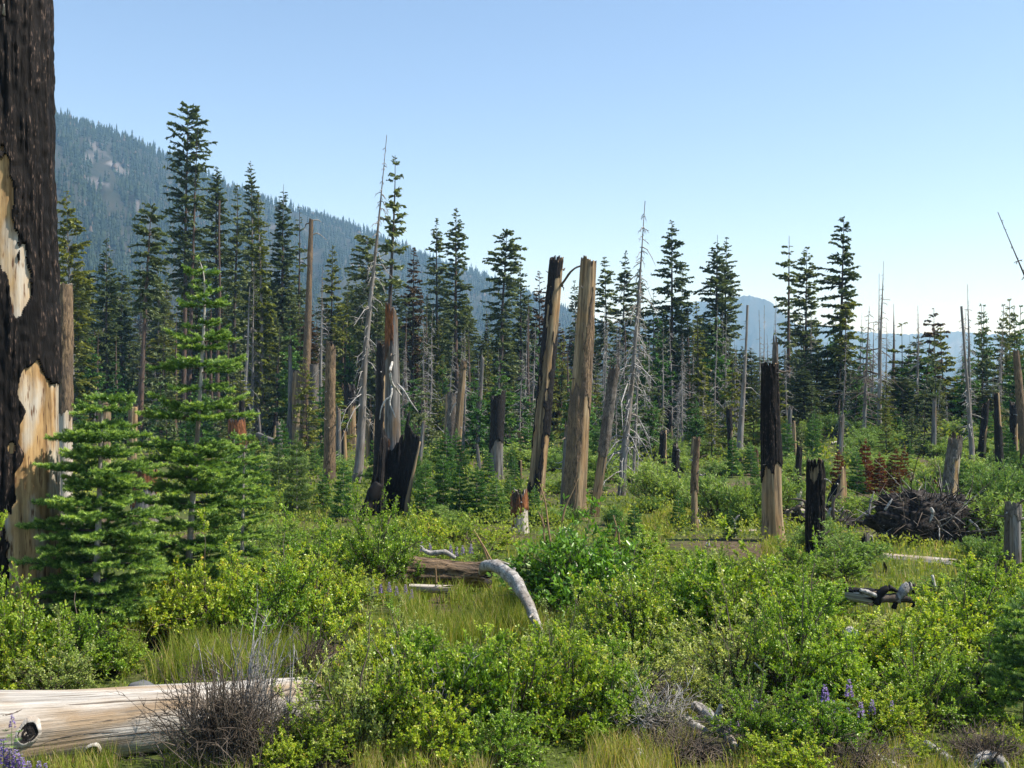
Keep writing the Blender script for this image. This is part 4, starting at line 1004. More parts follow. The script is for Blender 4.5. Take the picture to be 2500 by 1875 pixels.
# ------------------------------------------------------------------ fir saplings with brush-like twigs
def sapling_meshes(spine, whorls, seed, mat, needle=(.048, .0125), per_m=560, twig_step=.095, tr=.045, tip=.35, leader=.4):
    """spine (K,3) foot to tip; whorls: (z, branch length, count, rise)"""
    r = rs(seed)
    sp = smooth_path(spine, 40)
    zs = sp[:, 2]
    rad = tr * (1 - np.linspace(0, 1, 40)) ** 1.25 + .004
    tv, tq = tubes(sp, rad, 9)
    tm = mk('trunk', tv, tq, mats=[M['trunk_silver']], smooth=True)
    polys = []; tips = []; wood = []
    for z, Lw, cnt, rise in whorls:
        a0 = r.rand() * 6.28
        c = np.array([np.interp(z, zs, sp[:, 0]), np.interp(z, zs, sp[:, 1]), z])
        for b in range(cnt):
            az = a0 + b * 2 * pi / cnt + r.normal(0, .22); L = Lw * r.uniform(.72, 1.12)
            d = np.array([math.cos(az), math.sin(az), 0]); pd = np.array([-d[1], d[0], 0])
            rs_ = rise + r.normal(0, .07); cv = r.uniform(-.12, .18)
            c2 = c + np.array([0, 0, r.normal(0, .02)])
            f = lambda s: c2 + d * L * s + np.array([0, 0, L * (rs_ * s + cv * s * s)]) + pd * (.05 * L * math.sin(s * 3 + az))
            bp = np.array([f(s) for s in np.linspace(0, 1, 5)])
            wood.append(bp)
            ob_ = np.array([f(s) for s in np.linspace(.22, 1, 5)])
            polys.append(ob_); tips.append((.3, 1.0))
            nt = int(L / twig_step)
            for j in range(nt):
                s = .12 + .86 * (j + r.rand() * .5) / max(nt, 1)
                if s > .97: continue
                sg = 1 if j % 2 else -1
                tl = (min(.30, .16 + .3 * L) * (1 - s) ** .7 + .05) * r.uniform(.7, 1.15)
                ang = r.uniform(.65, 1.0)
                td = nrm(d * math.cos(ang) + pd * sg * math.sin(ang) + np.array([0, 0, rs_ * .6 + r.normal(-.02, .14)]))
                p0 = f(s)
                q = np.linspace(0, 1, 5)[:, None]
                tp = p0 + td * tl * q + np.array([0, 0, .18 * tl]) * q * q
                polys.append(tp); tips.append((.15 + .5 * s, .45 + .55 * s))
                if tl > .16:
                    for g2 in (-1, 1):
                        t2 = nrm(td * .75 + np.cross(td, [0, 0, 1.0]) * g2 * .7 + np.array([0, 0, .1]))
                        m0 = p0 + td * tl * .45
                        polys.append(m0 + t2 * tl * .42 * q); tips.append((.2 + .4 * s, .5 + .5 * s))
    ls = np.linspace(1 - leader / max(zs[-1], .1), 1, 5)
    polys.append(np.stack([np.interp(ls, np.linspace(0, 1, 40), sp[:, k]) for k in range(3)], 1)); tips.append((.5, 1.0))
    P = np.array(polys); tips = np.array(tips)
    tot = np.linalg.norm(np.diff(P, axis=1), axis=2).sum(1)
    cnt = np.maximum(10, (tot * per_m)).astype(int)
    i = np.repeat(np.arange(len(P)), cnt); n = len(i)
    u = r.rand(n) * .999
    k = (u * 4).astype(int); fr = (u * 4 - k)[:, None]
    C = P[i, k] * (1 - fr) + P[i, k + 1] * fr
    td = nrm(P[i, k + 1] - P[i, k])
    rd_ = r.normal(0, 1, (n, 3)); rd_[:, 2] += .55
    rd_ = nrm(rd_ - td * (rd_ * td).sum(1, keepdims=True))
    fade = np.clip((1.03 - u) / .12, .55, 1)
    A = nrm(td * .75 + rd_)
    S = nrm(np.cross(A, r.normal(0, 1, (n, 3))))
    nl = needle[0] * r.uniform(.75, 1.2, n) * fade; nw = needle[1] * r.uniform(.8, 1.2, n)
    V = np.stack([C - S * nw[:, None] * .5, C + S * nw[:, None] * .5, C + A * nl[:, None]], 1)
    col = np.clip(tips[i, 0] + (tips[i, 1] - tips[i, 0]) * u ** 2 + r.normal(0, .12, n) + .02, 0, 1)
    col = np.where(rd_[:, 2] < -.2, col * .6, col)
    cm = mk('crown', V.reshape(-1, 3), None, np.arange(n * 3).reshape(-1, 3), [M[mat]], {'tone': np.repeat(col, 3)})
    W = np.array(wood)
    Lw_ = np.linalg.norm(W[:, -1] - W[:, 0], axis=1)
    wv, wq = tubes(W, (Lw_[:, None] * .014 + .003) * np.array([1, .85, .65, .45, .2]), 4)
    lm = mk('limbs', wv, wq, mats=[M['twig_dark']])
    return cm, tm, lm

def big_sapling(label, spine_px, whorls_px, Y, seed, mat='sapling', **kw):
    k = Y / F
    g = on(spine_px[0][0], Y)
    spn = px_path(spine_px, Y) - g
    spn[0, 2] = -.05
    wh = []
    for py, hw, cnt, rise in whorls_px:
        wh.append((float(at(0, py, Y)[2] - g[2]), hw * k, cnt, rise))
    cm, tm, lm = sapling_meshes(spn, [w for w in wh if w[0] > .08], seed, mat, **kw)
    o = thing('fir_sapling', label, 'fir sapling', g)
    ob('trunk', tm, o); ob('crown', cm, o); ob('limbs', lm, o, kind='stuff')
    return o

W1 = [(668, 46, 4, .12), (690, 18, 3, .1), (715, 28, 4, .15), (745, 74, 5, .12), (800, 46, 4, .15), (832, 92, 5, .16), (855, 66, 4, .05), (900, 122, 6, .12), (945, 88, 5, -.02),
      (1000, 128, 6, .12), (1022, 142, 6, .06), (1100, 145, 7, .08), (1122, 165, 7, .04), (1165, 140, 6, .03), (1200, 172, 8, .05), (1235, 170, 8, .0), (1285, 175, 8, .0), (1325, 160, 8, -.05), (1370, 150, 7, -.08), (1405, 130, 6, -.08)]
big_sapling('tall bright green fir sapling with tiered branches and pale stem', [(452, 1440), (468, 1250), (478, 1120), (486, 1000), (494, 860), (499, 760), (499, 690), (492, 650), (481, 626)], W1, 14.0, 21, tr=.04)
W2 = [(975, 34, 4, .2), (1000, 76, 6, .1), (1045, 72, 6, .1), (1078, 122, 7, .1), (1115, 104, 7, .05), (1155, 160, 8, .08), (1185, 130, 8, .05), (1225, 175, 8, .05), (1262, 180, 8, .05), (1300, 200, 9, .0), (1335, 180, 8, .0), (1375, 190, 8, -.05), (1415, 180, 8, -.05), (1450, 170, 8, -.1), (1490, 150, 7, -.1)]
big_sapling('broad shaded dark green fir sapling in front of the giant burnt trunk', [(232, 1520), (238, 1350), (243, 1200), (247, 1060), (250, 1000), (252, 962)], W2, 12.6, 33, tr=.045)
big_sapling('half-hidden fir sapling with blue-green tips right of the tall one', [(590, 1400), (592, 1300), (594, 1200), (596, 1110), (597, 1060)],
            [(1075, 22, 4, .2), (1100, 44, 5, .1), (1135, 50, 6, .1), (1165, 70, 7, .08), (1200, 78, 7, .05), (1235, 86, 7, .05), (1270, 90, 7, 0), (1310, 92, 7, 0), (1350, 90, 6, -.05)], 16.5, 55, 'sapling', tr=.03)
big_sapling('dark fir sapling at the picture edge above the tangled roots', [(2505, 1760), (2508, 1640), (2510, 1540), (2512, 1460)],
            [(1470, 30, 5, .2), (1500, 60, 6, .1), (1545, 60, 6, .1), (1580, 85, 7, .05), (1625, 80, 7, 0), (1665, 95, 7, 0), (1705, 90, 6, -.05)], 10.2, 66, 'sapling', tr=.03)

def sap_variant(h, w, seed, mat, needle=(.06, .02), per_m=210, step=.10):
    r = rs(seed); n = int(7 + h * 2.6)
    wh = [(h * (1 - .06 - .92 * ((q + .3 * r.rand()) / n)), max(.06, w * ((q + .6) / n) ** .8 * r.uniform(.8, 1.15)), 6, .18 - .2 * q / n) for q in range(n)]
    return sapling_meshes(np.array([(0, 0, -.05), (0.02, 0, h * .5), (0, .01, h)]), [x for x in wh if x[0] > .05], seed, mat, needle, per_m, step, tr=.012 * h, leader=.12 * h)
SV = [sap_variant(2.0, .62, 701, 'sapling_mid'), sap_variant(2.0, .75, 702, 'sapling_mid'), sap_variant(2.0, .55, 703, 'sapling_mid')]
SVP = [sap_variant(2.2, .7, 704, 'pine', (.09, .012), 170)]
SVR = [sap_variant(2.0, .5, 705, 'fir_red', (.06, .02), 260)]
def small_fir(label, bx, by, ty, hw, var, group=None, Y=None):
    Y = Y or gy(bx, by); g = on(bx, Y); k = Y / F
    h = (by - ty) * k; src, w0, h0 = var
    o = thing('small_fir', label, 'small fir', g, group)
    ob('trunk', src[1], o); ob('crown', src[0], o); ob('limbs', src[2], o, kind='stuff')
    sw = hw * k / w0
    o.scale = (sw, sw, h / h0); o.rotation_euler = (0, 0, (bx * 1.7) % 6.28)
    return o
V0, V1, V2, VP, VR = (SV[0], .62, 2.0), (SV[1], .75, 2.0), (SV[2], .55, 2.0), (SVP[0], .7, 2.2), (SVR[0], .5, 2.0)
for lab, bx, by, ty, hw, var in [
    ('small dark fir at the foot of the leaning silver spire', 838, 1275, 1125, 44, V0), ('small fir under the brown furrowed snag', 790, 1250, 1150, 36, V1),
    ('yellow-green bushy young pine by the wide tan snag', 725, 1262, 1052, 52, VP), ('second yellow-green young pine, smaller and behind', 680, 1225, 1085, 36, VP),
    ('small blue-green fir between the fir saplings and young pine', 640, 1250, 1100, 40, V0), ('pale green small fir nearest the tall sapling', 600, 1240, 1110, 34, V2),
    ('small fir touching the hollow burnt stump', 1040, 1268, 1120, 46, V1), ('tall small fir behind the hollow burnt stump', 1012, 1240, 1085, 36, V0),
    ('bushy small fir below the leaning tan snag', 1082, 1262, 1112, 48, V1), ('small fir below the torn red stub', 1122, 1268, 1135, 44, V0),
    ('wide low small fir before the black charred snag', 1165, 1272, 1140, 52, V1), ('small fir at the foot of the black charred snag', 1212, 1275, 1165, 44, V2),
    ('small dark fir close behind the red-topped stump', 1305, 1282, 1190, 32, V0), ('tiny fir by the tiny black pole stump', 1245, 1245, 1160, 32, V2),
    ('small shadowed fir right of the leaning brown snag', 1500, 1362, 1235, 48, V1), ('small fir below the bristly dead spire', 1548, 1330, 1232, 38, V0),
    ('lone dark small fir in the grassy gap', 1655, 1298, 1200, 28, V2), ('lone small fir near the crooked brown snag', 1782, 1318, 1245, 24, V2),
    ('rust-red dead small fir under the tall lopsided fir', 2048, 1205, 1100, 30, VR), ('tall rust-red dead small fir near dead poles', 2112, 1205, 1072, 32, VR),
    ('rust-red dead small fir, bushier, by the willows', 2147, 1216, 1105, 34, VR), ('widest rust-red dead small fir', 2186, 1222, 1098, 40, VR), ('orange fading small fir by the pointed stump', 2208, 1208, 1090, 22, VR),
    ('green small fir amid the rust-red ones', 2092, 1215, 1095, 32, V0), ('small fir beside the leaning grey snag', 2350, 1232, 1120, 30, V1), ('small olive fir behind the slim black pole', 1940, 1238, 1135, 28, VP),
    ('tiny green fir below tangled roots by the charred stump', 2020, 1300, 1255, 18, V2), ('small fir behind the big black barked snag', 1845, 1225, 1130, 28, V0)]:
    small_fir(lab, bx, by, ty, hw, var)
r5 = rs(77)
for i in range(46):
    bx = r5.uniform(560, 1540) if i < 34 else r5.uniform(1560, 2480); Y = r5.uniform(34, 58)
    g_ = on(bx, Y); by = HOR + (CAM_H - g_[2]) * F / Y
    hh = r5.uniform(.9, 2.2) * F / Y
    lab = 'knee-high dark fir seedling in the undergrowth ' + zone(bx)
    small_fir(lab, bx, by, by - hh, hh * r5.uniform(.26, .36), [V0, V1, V2][i % 3], group='fir seedlings ' + zone(bx), Y=Y)

# ------------------------------------------------------------------ shrubs
def bush_meshes(seed, R0=.7, H=.8, stems=46, twigs=9, leaves=30, leaf=(.030, .019), mat='leaf', wood='twig_dark', up=.35, round_=True, spread=.16, fold=.18, pointy=.25, lumpy=.6):
    r = rs(seed)
    ns = stems
    az = r.uniform(0, 2 * pi, ns); el = np.arcsin(np.clip(r.uniform(.12, 1.0, ns), 0, 1))
    lump = 1.02 - .5 * lumpy + lumpy * vn(az / (2 * pi) * 6, el * 2, seed, 6)
    E = np.stack([np.cos(az) * np.cos(el) * R0, np.sin(az) * np.cos(el) * R0, np.sin(el) * H * r.uniform(.85, 1 + pointy, ns)], 1) * (lump * r.uniform(.75, 1.1, ns))[:, None]
    B = np.stack([r.normal(0, .12 * R0, ns), r.normal(0, .12 * R0, ns), np.full(ns, -.03)], 1)
    q = np.linspace(0, 1, 6)
    path = B[:, None] + (E - B)[:, None] * q[None, :, None]
    path[:, :, 2] += (np.sin(q * pi) * .12 * H)[None]
    path[:, 1:] += r.normal(0, .02, (ns, 5, 3))
    V1, Q1 = tubes(path, np.array([.011, .010, .008, .006, .004, .002])[None] * np.ones((ns, 1)), 4)
    # twigs
    j = np.repeat(np.arange(ns), twigs); m = len(j)
    s = r.uniform(.3, 1.0, m); k = np.minimum((s * 5).astype(int), 4); f = (s * 5 - k)[:, None]
    b0 = path[j, k] * (1 - f) + path[j, k + 1] * f
    out = nrm(E[j] - np.array([0, 0, .1]))
    d = nrm(out * .7 + r.normal(0, .6, (m, 3)) + np.array([0, 0, up]))
    tl = spread * r.uniform(.5, 1.4, m) * (R0 / .7)
    tw = np.stack([b0, b0 + d * (tl * .5)[:, None], b0 + d * tl[:, None] + np.array([0, 0, .02])], 1)
    V2, Q2 = tubes(tw, np.array([.004, .003, .0015])[None] * np.ones((m, 1)), 3)
    sm = mk('stems', np.concatenate([V1, V2]), np.concatenate([Q1, Q2 + len(V1)]), mats=[M[wood]])
    # leaves
    i = np.repeat(np.arange(m), leaves); n = len(i)
    t = r.uniform(.05, 1.0, n)[:, None]
    C = b0[i] + d[i] * tl[i][:, None] * t
    A = nrm(d[i] * .6 + r.normal(0, .75, (n, 3)) + np.array([0, 0, .25]))
    C = C + A * .006
    Nn = nrm(np.array([.25, -.1, .8]) + r.normal(0, .6, (n, 3)))
    V, Q, T, kk = kites(C, A, Nn, leaf[0] * r.uniform(.65, 1.25, n), leaf[1] * r.uniform(.7, 1.2, n), fold, round_)
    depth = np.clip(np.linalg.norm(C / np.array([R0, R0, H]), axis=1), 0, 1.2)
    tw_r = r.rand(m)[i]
    tone = np.clip(.30 * r.rand(n) + .36 * tw_r + .42 * t[:, 0] * np.clip(depth, .2, 1) - .04, 0, .93)  # inner leaves toned darker: shade inside the bush put into the leaf colour
    tone = np.where(r.rand(n) < .03, 1.0, tone)
    fm = mk('foliage', V, Q, T, [M[mat]], {'tone': np.repeat(tone, kk)})
    return fm, sm, R0, H

BV = {'L': [bush_meshes(11, leaf=(.030, .020), stems=52), bush_meshes(12, leaves=24, leaf=(.034, .022), stems=50, mat='leaf_yellow'), bush_meshes(13, stems=52, twigs=9, leaves=25, pointy=.5, mat='leaf_green', leaf=(.03, .017)), bush_meshes(14, stems=46, twigs=10, leaves=22, leaf=(.034, .022)),
            bush_meshes(15, stems=44, twigs=9, leaves=24, mat='leaf_pale', leaf=(.028, .017), pointy=.5, up=.7), bush_meshes(16, leaves=26, stems=56, mat='leaf', leaf=(.028, .018), lumpy=.9), bush_meshes(17, stems=42, twigs=9, leaves=26, mat='leaf_green', leaf=(.036, .023), lumpy=.9)],
      'G': [bush_meshes(21, mat='leaf_green', stems=60, leaf=(.028, .015), up=.6, pointy=.5), bush_meshes(22, mat='leaf_green', leaf=(.03, .018), stems=50)],
      'W': [bush_meshes(31, mat='willow', stems=60, twigs=9, leaves=11, leaf=(.085, .026), round_=False, up=.6, spread=.22, pointy=.4), bush_meshes(32, mat='willow', stems=52, twigs=9, leaves=12, leaf=(.08, .024), round_=False, up=.5, spread=.2)],
      'S': [bush_meshes(41, mat='leaf', stems=30, twigs=7, leaves=16, leaf=(.045, .026), round_=False), bush_meshes(42, mat='leaf_green', stems=30, twigs=7, leaves=16, leaf=(.045, .024), round_=False)]}
CLEAR = [(2110, 2375, 1340, 1398), (2150, 2400, 1222, 1360), (2085, 2135, 1300, 1408), (2060, 2245, 1425, 1488), (990, 1210, 1355, 1428), (995, 1130, 1424, 1455), (1968, 2012, 1118, 1362), (1858, 1915, 880, 1312),
         (2452, 2495, 1220, 1402), (1245, 1290, 1196, 1296), (1545, 1700, 1225, 1300), (1665, 1805, 1715, 1835), (2250, 2470, 1805, 1900), (2130, 2210, 1840, 1900), (1690, 1712, 1060, 1290), (2380, 2412, 1600, 1690)]
def blocks(bx, by, w, h):
    return any(bx + w * .5 > a and bx - w * .5 < b and by > d - 4 and by - h * 1.1 < d - 8 for a, b, c, d in CLEAR)
def shrub(label, bx, by, wpx, hpx, kind='L', var=0, group=None, Y=None, name='leafy_shrub'):
    Y = Y or gy(bx, by); k = Y / F
    fm, sm, R0, H = BV[kind][var % len(BV[kind])]
    g = on(bx, Y)
    o = thing(name, label, 'shrub', g, group)
    ob('foliage', fm, o); ob('stems', sm, o, kind='stuff')
    sx = wpx * k / 2 / (R0 * .95)
    o.scale = (sx, sx, hpx * k * (.88 if kind == 'L' else 1) / (H * 1.08)); o.rotation_euler = (0, 0, (bx * .37 + by * .11) % 6.28)
    return o
GRP = {'left': ('light green shrub below the giant burnt trunk', 'shrubs below the giant burnt trunk'),
       'midl': ('yellow-green shrub at the foot of the tall fir sapling', 'shrubs at the foot of the tall fir sapling'),
       'front': ('light green shrub in the thicket below the arched branch', 'shrubs below the arched grey branch'),
       'right': ('bright green shrub in the thicket before the squat charred stump', 'shrubs before the squat charred stump'),
       'rlow': ('dense green shrub in the low thicket above the tangled roots', 'shrubs above the tangled roots'),
       'mid': ('low shrub in the clearing behind the glossy dark bush', 'low shrubs in the clearing')}
SH = [('left', 55, 1690, 300, 270, 'L'), ('left', -50, 1670, 280, 290, 'L'), ('left', 185, 1660, 270, 190, 'L'), ('left', 285, 1640, 190, 120, 'L'), ('left', 130, 1712, 240, 150, 'L'), ('left', 10, 1715, 240, 170, 'L'), ('left', 90, 1610, 220, 170, 'L'),
      ('midl', 420, 1580, 240, 200, 'L'), ('midl', 545, 1580, 260, 230, 'L'), ('midl', 680, 1590, 300, 265, 'L'), ('midl', 790, 1570, 230, 220, 'L'), ('midl', 480, 1500, 220, 130, 'L'), ('midl', 850, 1500, 180, 130, 'L'), ('midl', 340, 1560, 200, 130, 'L'), ('midl', 620, 1490, 240, 130, 'L'), ('midl', 740, 1470, 220, 130, 'L'), ('midl', 690, 1400, 220, 110, 'L'), ('midl', 560, 1420, 180, 90, 'L'),
      ('front', 850, 1850, 300, 280, 'L'), ('front', 985, 1830, 320, 300, 'L'), ('front', 1130, 1815, 320, 310, 'L'), ('front', 1265, 1810, 300, 270, 'L'), ('front', 1395, 1790, 300, 260, 'L'), ('front', 1010, 1700, 260, 180, 'L'), ('front', 1190, 1690, 260, 150, 'L'), ('front', 1330, 1670, 240, 130, 'L'), ('front', 770, 1880, 220, 170, 'L'), ('front', 1455, 1700, 240, 180, 'L'), ('front', 900, 1720, 210, 190, 'L'), ('front', 1060, 1880, 260, 190, 'L'), ('front', 1220, 1880, 260, 170, 'L'), ('front', 1500, 1790, 240, 180, 'G'), ('front', 1420, 1600, 180, 110, 'L'),
      ('right', 1555, 1610, 280, 240, 'L'), ('right', 1700, 1570, 300, 235, 'L'), ('right', 1630, 1490, 240, 140, 'L'), ('right', 1830, 1600, 300, 235, 'L'), ('right', 1950, 1650, 300, 250, 'L'), ('right', 2080, 1680, 300, 165, 'L'), ('right', 1780, 1700, 320, 230, 'L'), ('right', 1930, 1740, 320, 240, 'G'), ('right', 2060, 1750, 280, 200, 'L'), ('right', 2200, 1690, 300, 210, 'L'), ('right', 2300, 1640, 280, 200, 'L'), ('right', 2400, 1600, 260, 200, 'L'), ('right', 2480, 1550, 200, 160, 'L'), ('right', 1560, 1730, 260, 170, 'L'), ('right', 1860, 1470, 230, 120, 'L'), ('right', 1985, 1500, 240, 100, 'L'), ('right', 1760, 1450, 200, 100, 'L'),
      ('rlow', 2250, 1780, 280, 160, 'G'), ('rlow', 2370, 1760, 260, 180, 'L'), ('rlow', 1850, 1850, 260, 150, 'G'), ('rlow', 2000, 1860, 280, 160, 'G'), ('rlow', 2130, 1810, 240, 150, 'L'), ('rlow', 2480, 1700, 200, 150, 'G'),
      ('front', 690, 1900, 170, 120, 'L'), ('rlow', 1930, 1920, 240, 130, 'L'), 
      ('mid', 1520, 1440, 220, 100, 'L'), ('mid', 1560, 1380, 200, 80, 'G'), ('mid', 2190, 1560, 220, 60, 'L'), ('mid', 2330, 1520, 240, 90, 'L'), ('mid', 2420, 1470, 200, 110, 'L'), ('mid', 2040, 1470, 120, 42, 'G'), ('mid', 2290, 1465, 180, 42, 'G'), ('mid', 1930, 1400, 160, 70, 'L'), ('mid', 2050, 1420, 170, 60, 'G'), ('mid', 1360, 1600, 160, 70, 'G')]
ORD = 'first second third fourth fifth sixth seventh eighth ninth tenth eleventh twelfth thirteenth fourteenth fifteenth sixteenth seventeenth eighteenth nineteenth'.split()
for i, (zn, bx, by, w, h, kd) in enumerate(SH):
    rank = sorted(q[1] for q in SH if q[0] == zn).index(bx)
    shrub(GRP[zn][0] + ', ' + ORD[rank] + ' from the left', bx, by, w, h, kd, i, GRP[zn][1])
r7 = rs(123)
for i in range(38):
    by = r7.uniform(1500, 1900); bx = r7.uniform(0, 2500) if by < 1650 else r7.uniform(800, 2500)
    w = r7.uniform(110, 210); h = r7.uniform(60, 120)
    if blocks(bx, by, w, h) or (300 < bx < 760 and by > 1590) or (870 < bx < 1350 and by < 1590) or (by > 1830 and bx < 1650): continue
    z_ = 'below the arched branch' if bx < 1500 else 'before the squat charred stump'
    if bx < 870: z_ = 'near the tall fir sapling'
    shrub('knee-high leafy shrub between taller ones in the thicket ' + z_, bx, by, w, h, 'L', i * 3 + 1, 'knee-high thicket shrubs ' + z_, name='thicket_shrub')
shrub('tall upright green bush in front of the hollow burnt stump', 915, 1450, 240, 180, 'G', 0, name='tall_bush')
shrub('rounded green bush left of the tall upright bush', 805, 1420, 200, 120, 'G', 1, name='round_bush')
shrub('slim green bush between the bark-covered log and the hollow stump', 975, 1395, 120, 105, 'G', 0, name='slim_bush')
for i, (bx, by, w, h) in enumerate([(1050, 1335, 150, 80), (1130, 1330, 160, 75), (1205, 1345, 140, 65), (1090, 1370, 140, 60), (1010, 1310, 120, 70), (1180, 1385, 120, 50)]):
    shrub('low olive shrub between the hollow burnt stump and the red-topped stump', bx, by, w, h, 'S', 0, 'low olive shrubs by the red-topped stump')
for i, (lab, bx, by, w, h, vr) in enumerate([
    ('green willow mound beside the bristly dead spire', 1595, 1240, 150, 92, 0), ('green willow mound at the pointed black snag', 1668, 1235, 120, 80, 1), ('wide green willow mound around the little grey stump', 1740, 1272, 170, 96, 0),
    ('green willow mound left of the big black barked snag', 1812, 1282, 140, 110, 1), ('dark willow clump hidden behind the big black barked snag', 1900, 1262, 130, 90, 0), ('willow mound below the rust-red dead firs', 2085, 1275, 150, 66, 1),
    ('second willow mound below the rust-red dead firs, nearer the root mass', 2150, 1275, 130, 56, 0), ('willow between the pointed stump and the leaning grey snag', 2240, 1262, 110, 100, 1), ('willow high on the slope beside the leaning grey snag', 2385, 1225, 150, 80, 0),
    ('big willow on the slope behind the small dark stump', 2455, 1250, 160, 110, 1), ('willow just above the stout tan and grey stump', 2420, 1330, 170, 110, 0), ('dark willow at the root mass end', 2458, 1408, 150, 110, 1),
    ('low bright yellow-green bush in front of the root mass', 2372, 1370, 90, 48, 0), ('willow between the charred stump and the broken pale stub', 2065, 1390, 180, 90, 1), ('willow under the tangled dark roots', 1995, 1345, 130, 60, 0),
    ('bright meadow willow beside the black charred snag', 1285, 1140, 170, 48, 0), ('bright meadow willow near the tall leaning charred snag', 1360, 1150, 150, 46, 1), ('long low willow far behind the grassy gap', 1470, 1175, 130, 60, 0), ('willow on the far slope under the crest fir', 2490, 1205, 120, 70, 1),
    ('willow behind the willow slope stump', 2330, 1180, 130, 60, 0)]):
    shrub(lab, bx, by, w, h, 'W', vr, name='willow_shrub')
r6 = rs(88)
for i in range(44):
    by = r6.uniform(1310, 1560); bx = r6.uniform(330, 2500)
    if (880 < bx < 1340 and by > 1370) or (1550 < bx < 1650 and by < 1380): continue
    if blocks(bx, by, 120, 60): continue
    z_ = zone(bx)
    kd = 'S' if r6.rand() < .7 else 'G'
    lab = ('shin-high olive shrub' if kd == 'S' else 'shin-high green shrub') + ' scattered in the clearing ' + z_.replace('behind', 'before').replace('beyond', 'before')
    shrub(lab, bx, by, r6.uniform(70, 140), r6.uniform(30, 60), kd, i, 'scattered ' + ('olive' if kd == 'S' else 'green') + ' shrubs ' + z_, name='low_shrub')
for i in range(46):
    bx = r6.uniform(560, 2500); Y = r6.uniform(24, 48)
    by_ = HOR + CAM_H * F / Y
    if blocks(bx, by_, 100, 44): continue
    z_ = zone(bx)
    shrub('low willow tuft in the far clearing ' + z_.replace('behind', 'before').replace('beyond', 'before'), bx, 0, r6.uniform(50, 110), r6.uniform(22, 44), 'W', i, 'low willow tufts ' + z_, Y=Y, name='willow_tuft')

for i in range(46):
    bx = r6.uniform(1480, 2520); Y = r6.uniform(36, 78)
    z_ = zone(bx)
    shrub('dark green willow clump on the far rise ' + z_, bx, 0, r6.uniform(60, 130), r6.uniform(26, 52), 'W', i, 'willow clumps on the far rise ' + z_, Y=Y, name='willow_clump')

def elder():
    r = rs(5); Y = 15.4; g = on(1400, Y)
    fm, sm, R0, H = bush_meshes(61, R0=1.08, H=1.22, stems=75, twigs=8, leaves=14, leaf=(.085, .034), mat='leaf_dark', spread=.2, up=.2, fold=.1, pointy=.1)
    o = thing('glossy_bush', 'rounded dark green bush with large glossy leaves below the tall bare pair', 'shrub', g)
    ob('foliage', fm, o); ob('stems', sm, o, kind='stuff')
    for i, p in enumerate([[(1345, 1330), (1338, 1280), (1332, 1230), (1318, 1180)], [(1330, 1325), (1326, 1280), (1322, 1240)], [(1330, 1290), (1322, 1265), (1314, 1248)], [(1372, 1275), (1380, 1240), (1396, 1205), (1412, 1168)], [(1500, 1320), (1505, 1290), (1497, 1258)], [(1512, 1330), (1511, 1295), (1520, 1265)]]):
        branch_part(o, px_path(p, Y - .1), [.016, .013, .010, .005], M['twig_tan'], 'dry_stalk', loc=g, seed=i, sides=5)
elder()

# ------------------------------------------------------------------ logs, fallen branches, roots
def log_(label, A, B, r0, r1, wood, bark=None, patches=(), name='fallen_log', seed=1, knots=(), **kw):
    A = np.asarray(A, float); B = np.asarray(B, float)
    g = (A + B) / 2; g[2] = min(A[2] - r0, B[2] - r1)
    wm, bm = stem(A - g, B - g, r0, r1, seed, M[wood], M[bark] if bark else None, patches, flare=0, **kw)
    o = thing(name, label, 'log', g)
    tr_ = ob('trunk', wm, o)
    if bm: ob('bark', bm, tr_)
    return o, g

# the pale log in front
LA = at(-420, 1842, 8.40); LB = at(800, 1706, 10.0)
big, bgl = log_('thick bleached pale log lying across the corner, cracked, with dark knotholes', LA, LB, .445, .205, 'wood_log', seed=5, na=120, nv=190, lump=.12, jag=.3, hollow=.1)
def log_hit(px, py):
    """where the line of sight meets the log's uneven surface: point, outward normal, axis"""
    ax = nrm(LB - LA); Ln = np.linalg.norm(LB - LA)
    fr = np.array([0, -1.0, 0]); fr = nrm(fr - ax * (fr @ ax)); rt = np.cross(ax, fr)
    d = nrm(ray(px, py))
    p = np.array([0, 0, CAM_H]) + d * np.linspace(7.5, 12, 1500)[:, None]
    t = (p - LA) @ ax / Ln; q = p - (LA + (t * Ln)[:, None] * ax)
    th = np.arctan2(q @ rt, q @ fr)
    rad = (.445 + (.205 - .445) * t) * (1 + .24 * (vn((th + pi) / (2 * pi) * 4, t * Ln * 1.1, 8, 4) - .5))
    i = int(np.argmax(np.linalg.norm(q, axis=1) < rad))
    return p[i], nrm(q[i]), ax
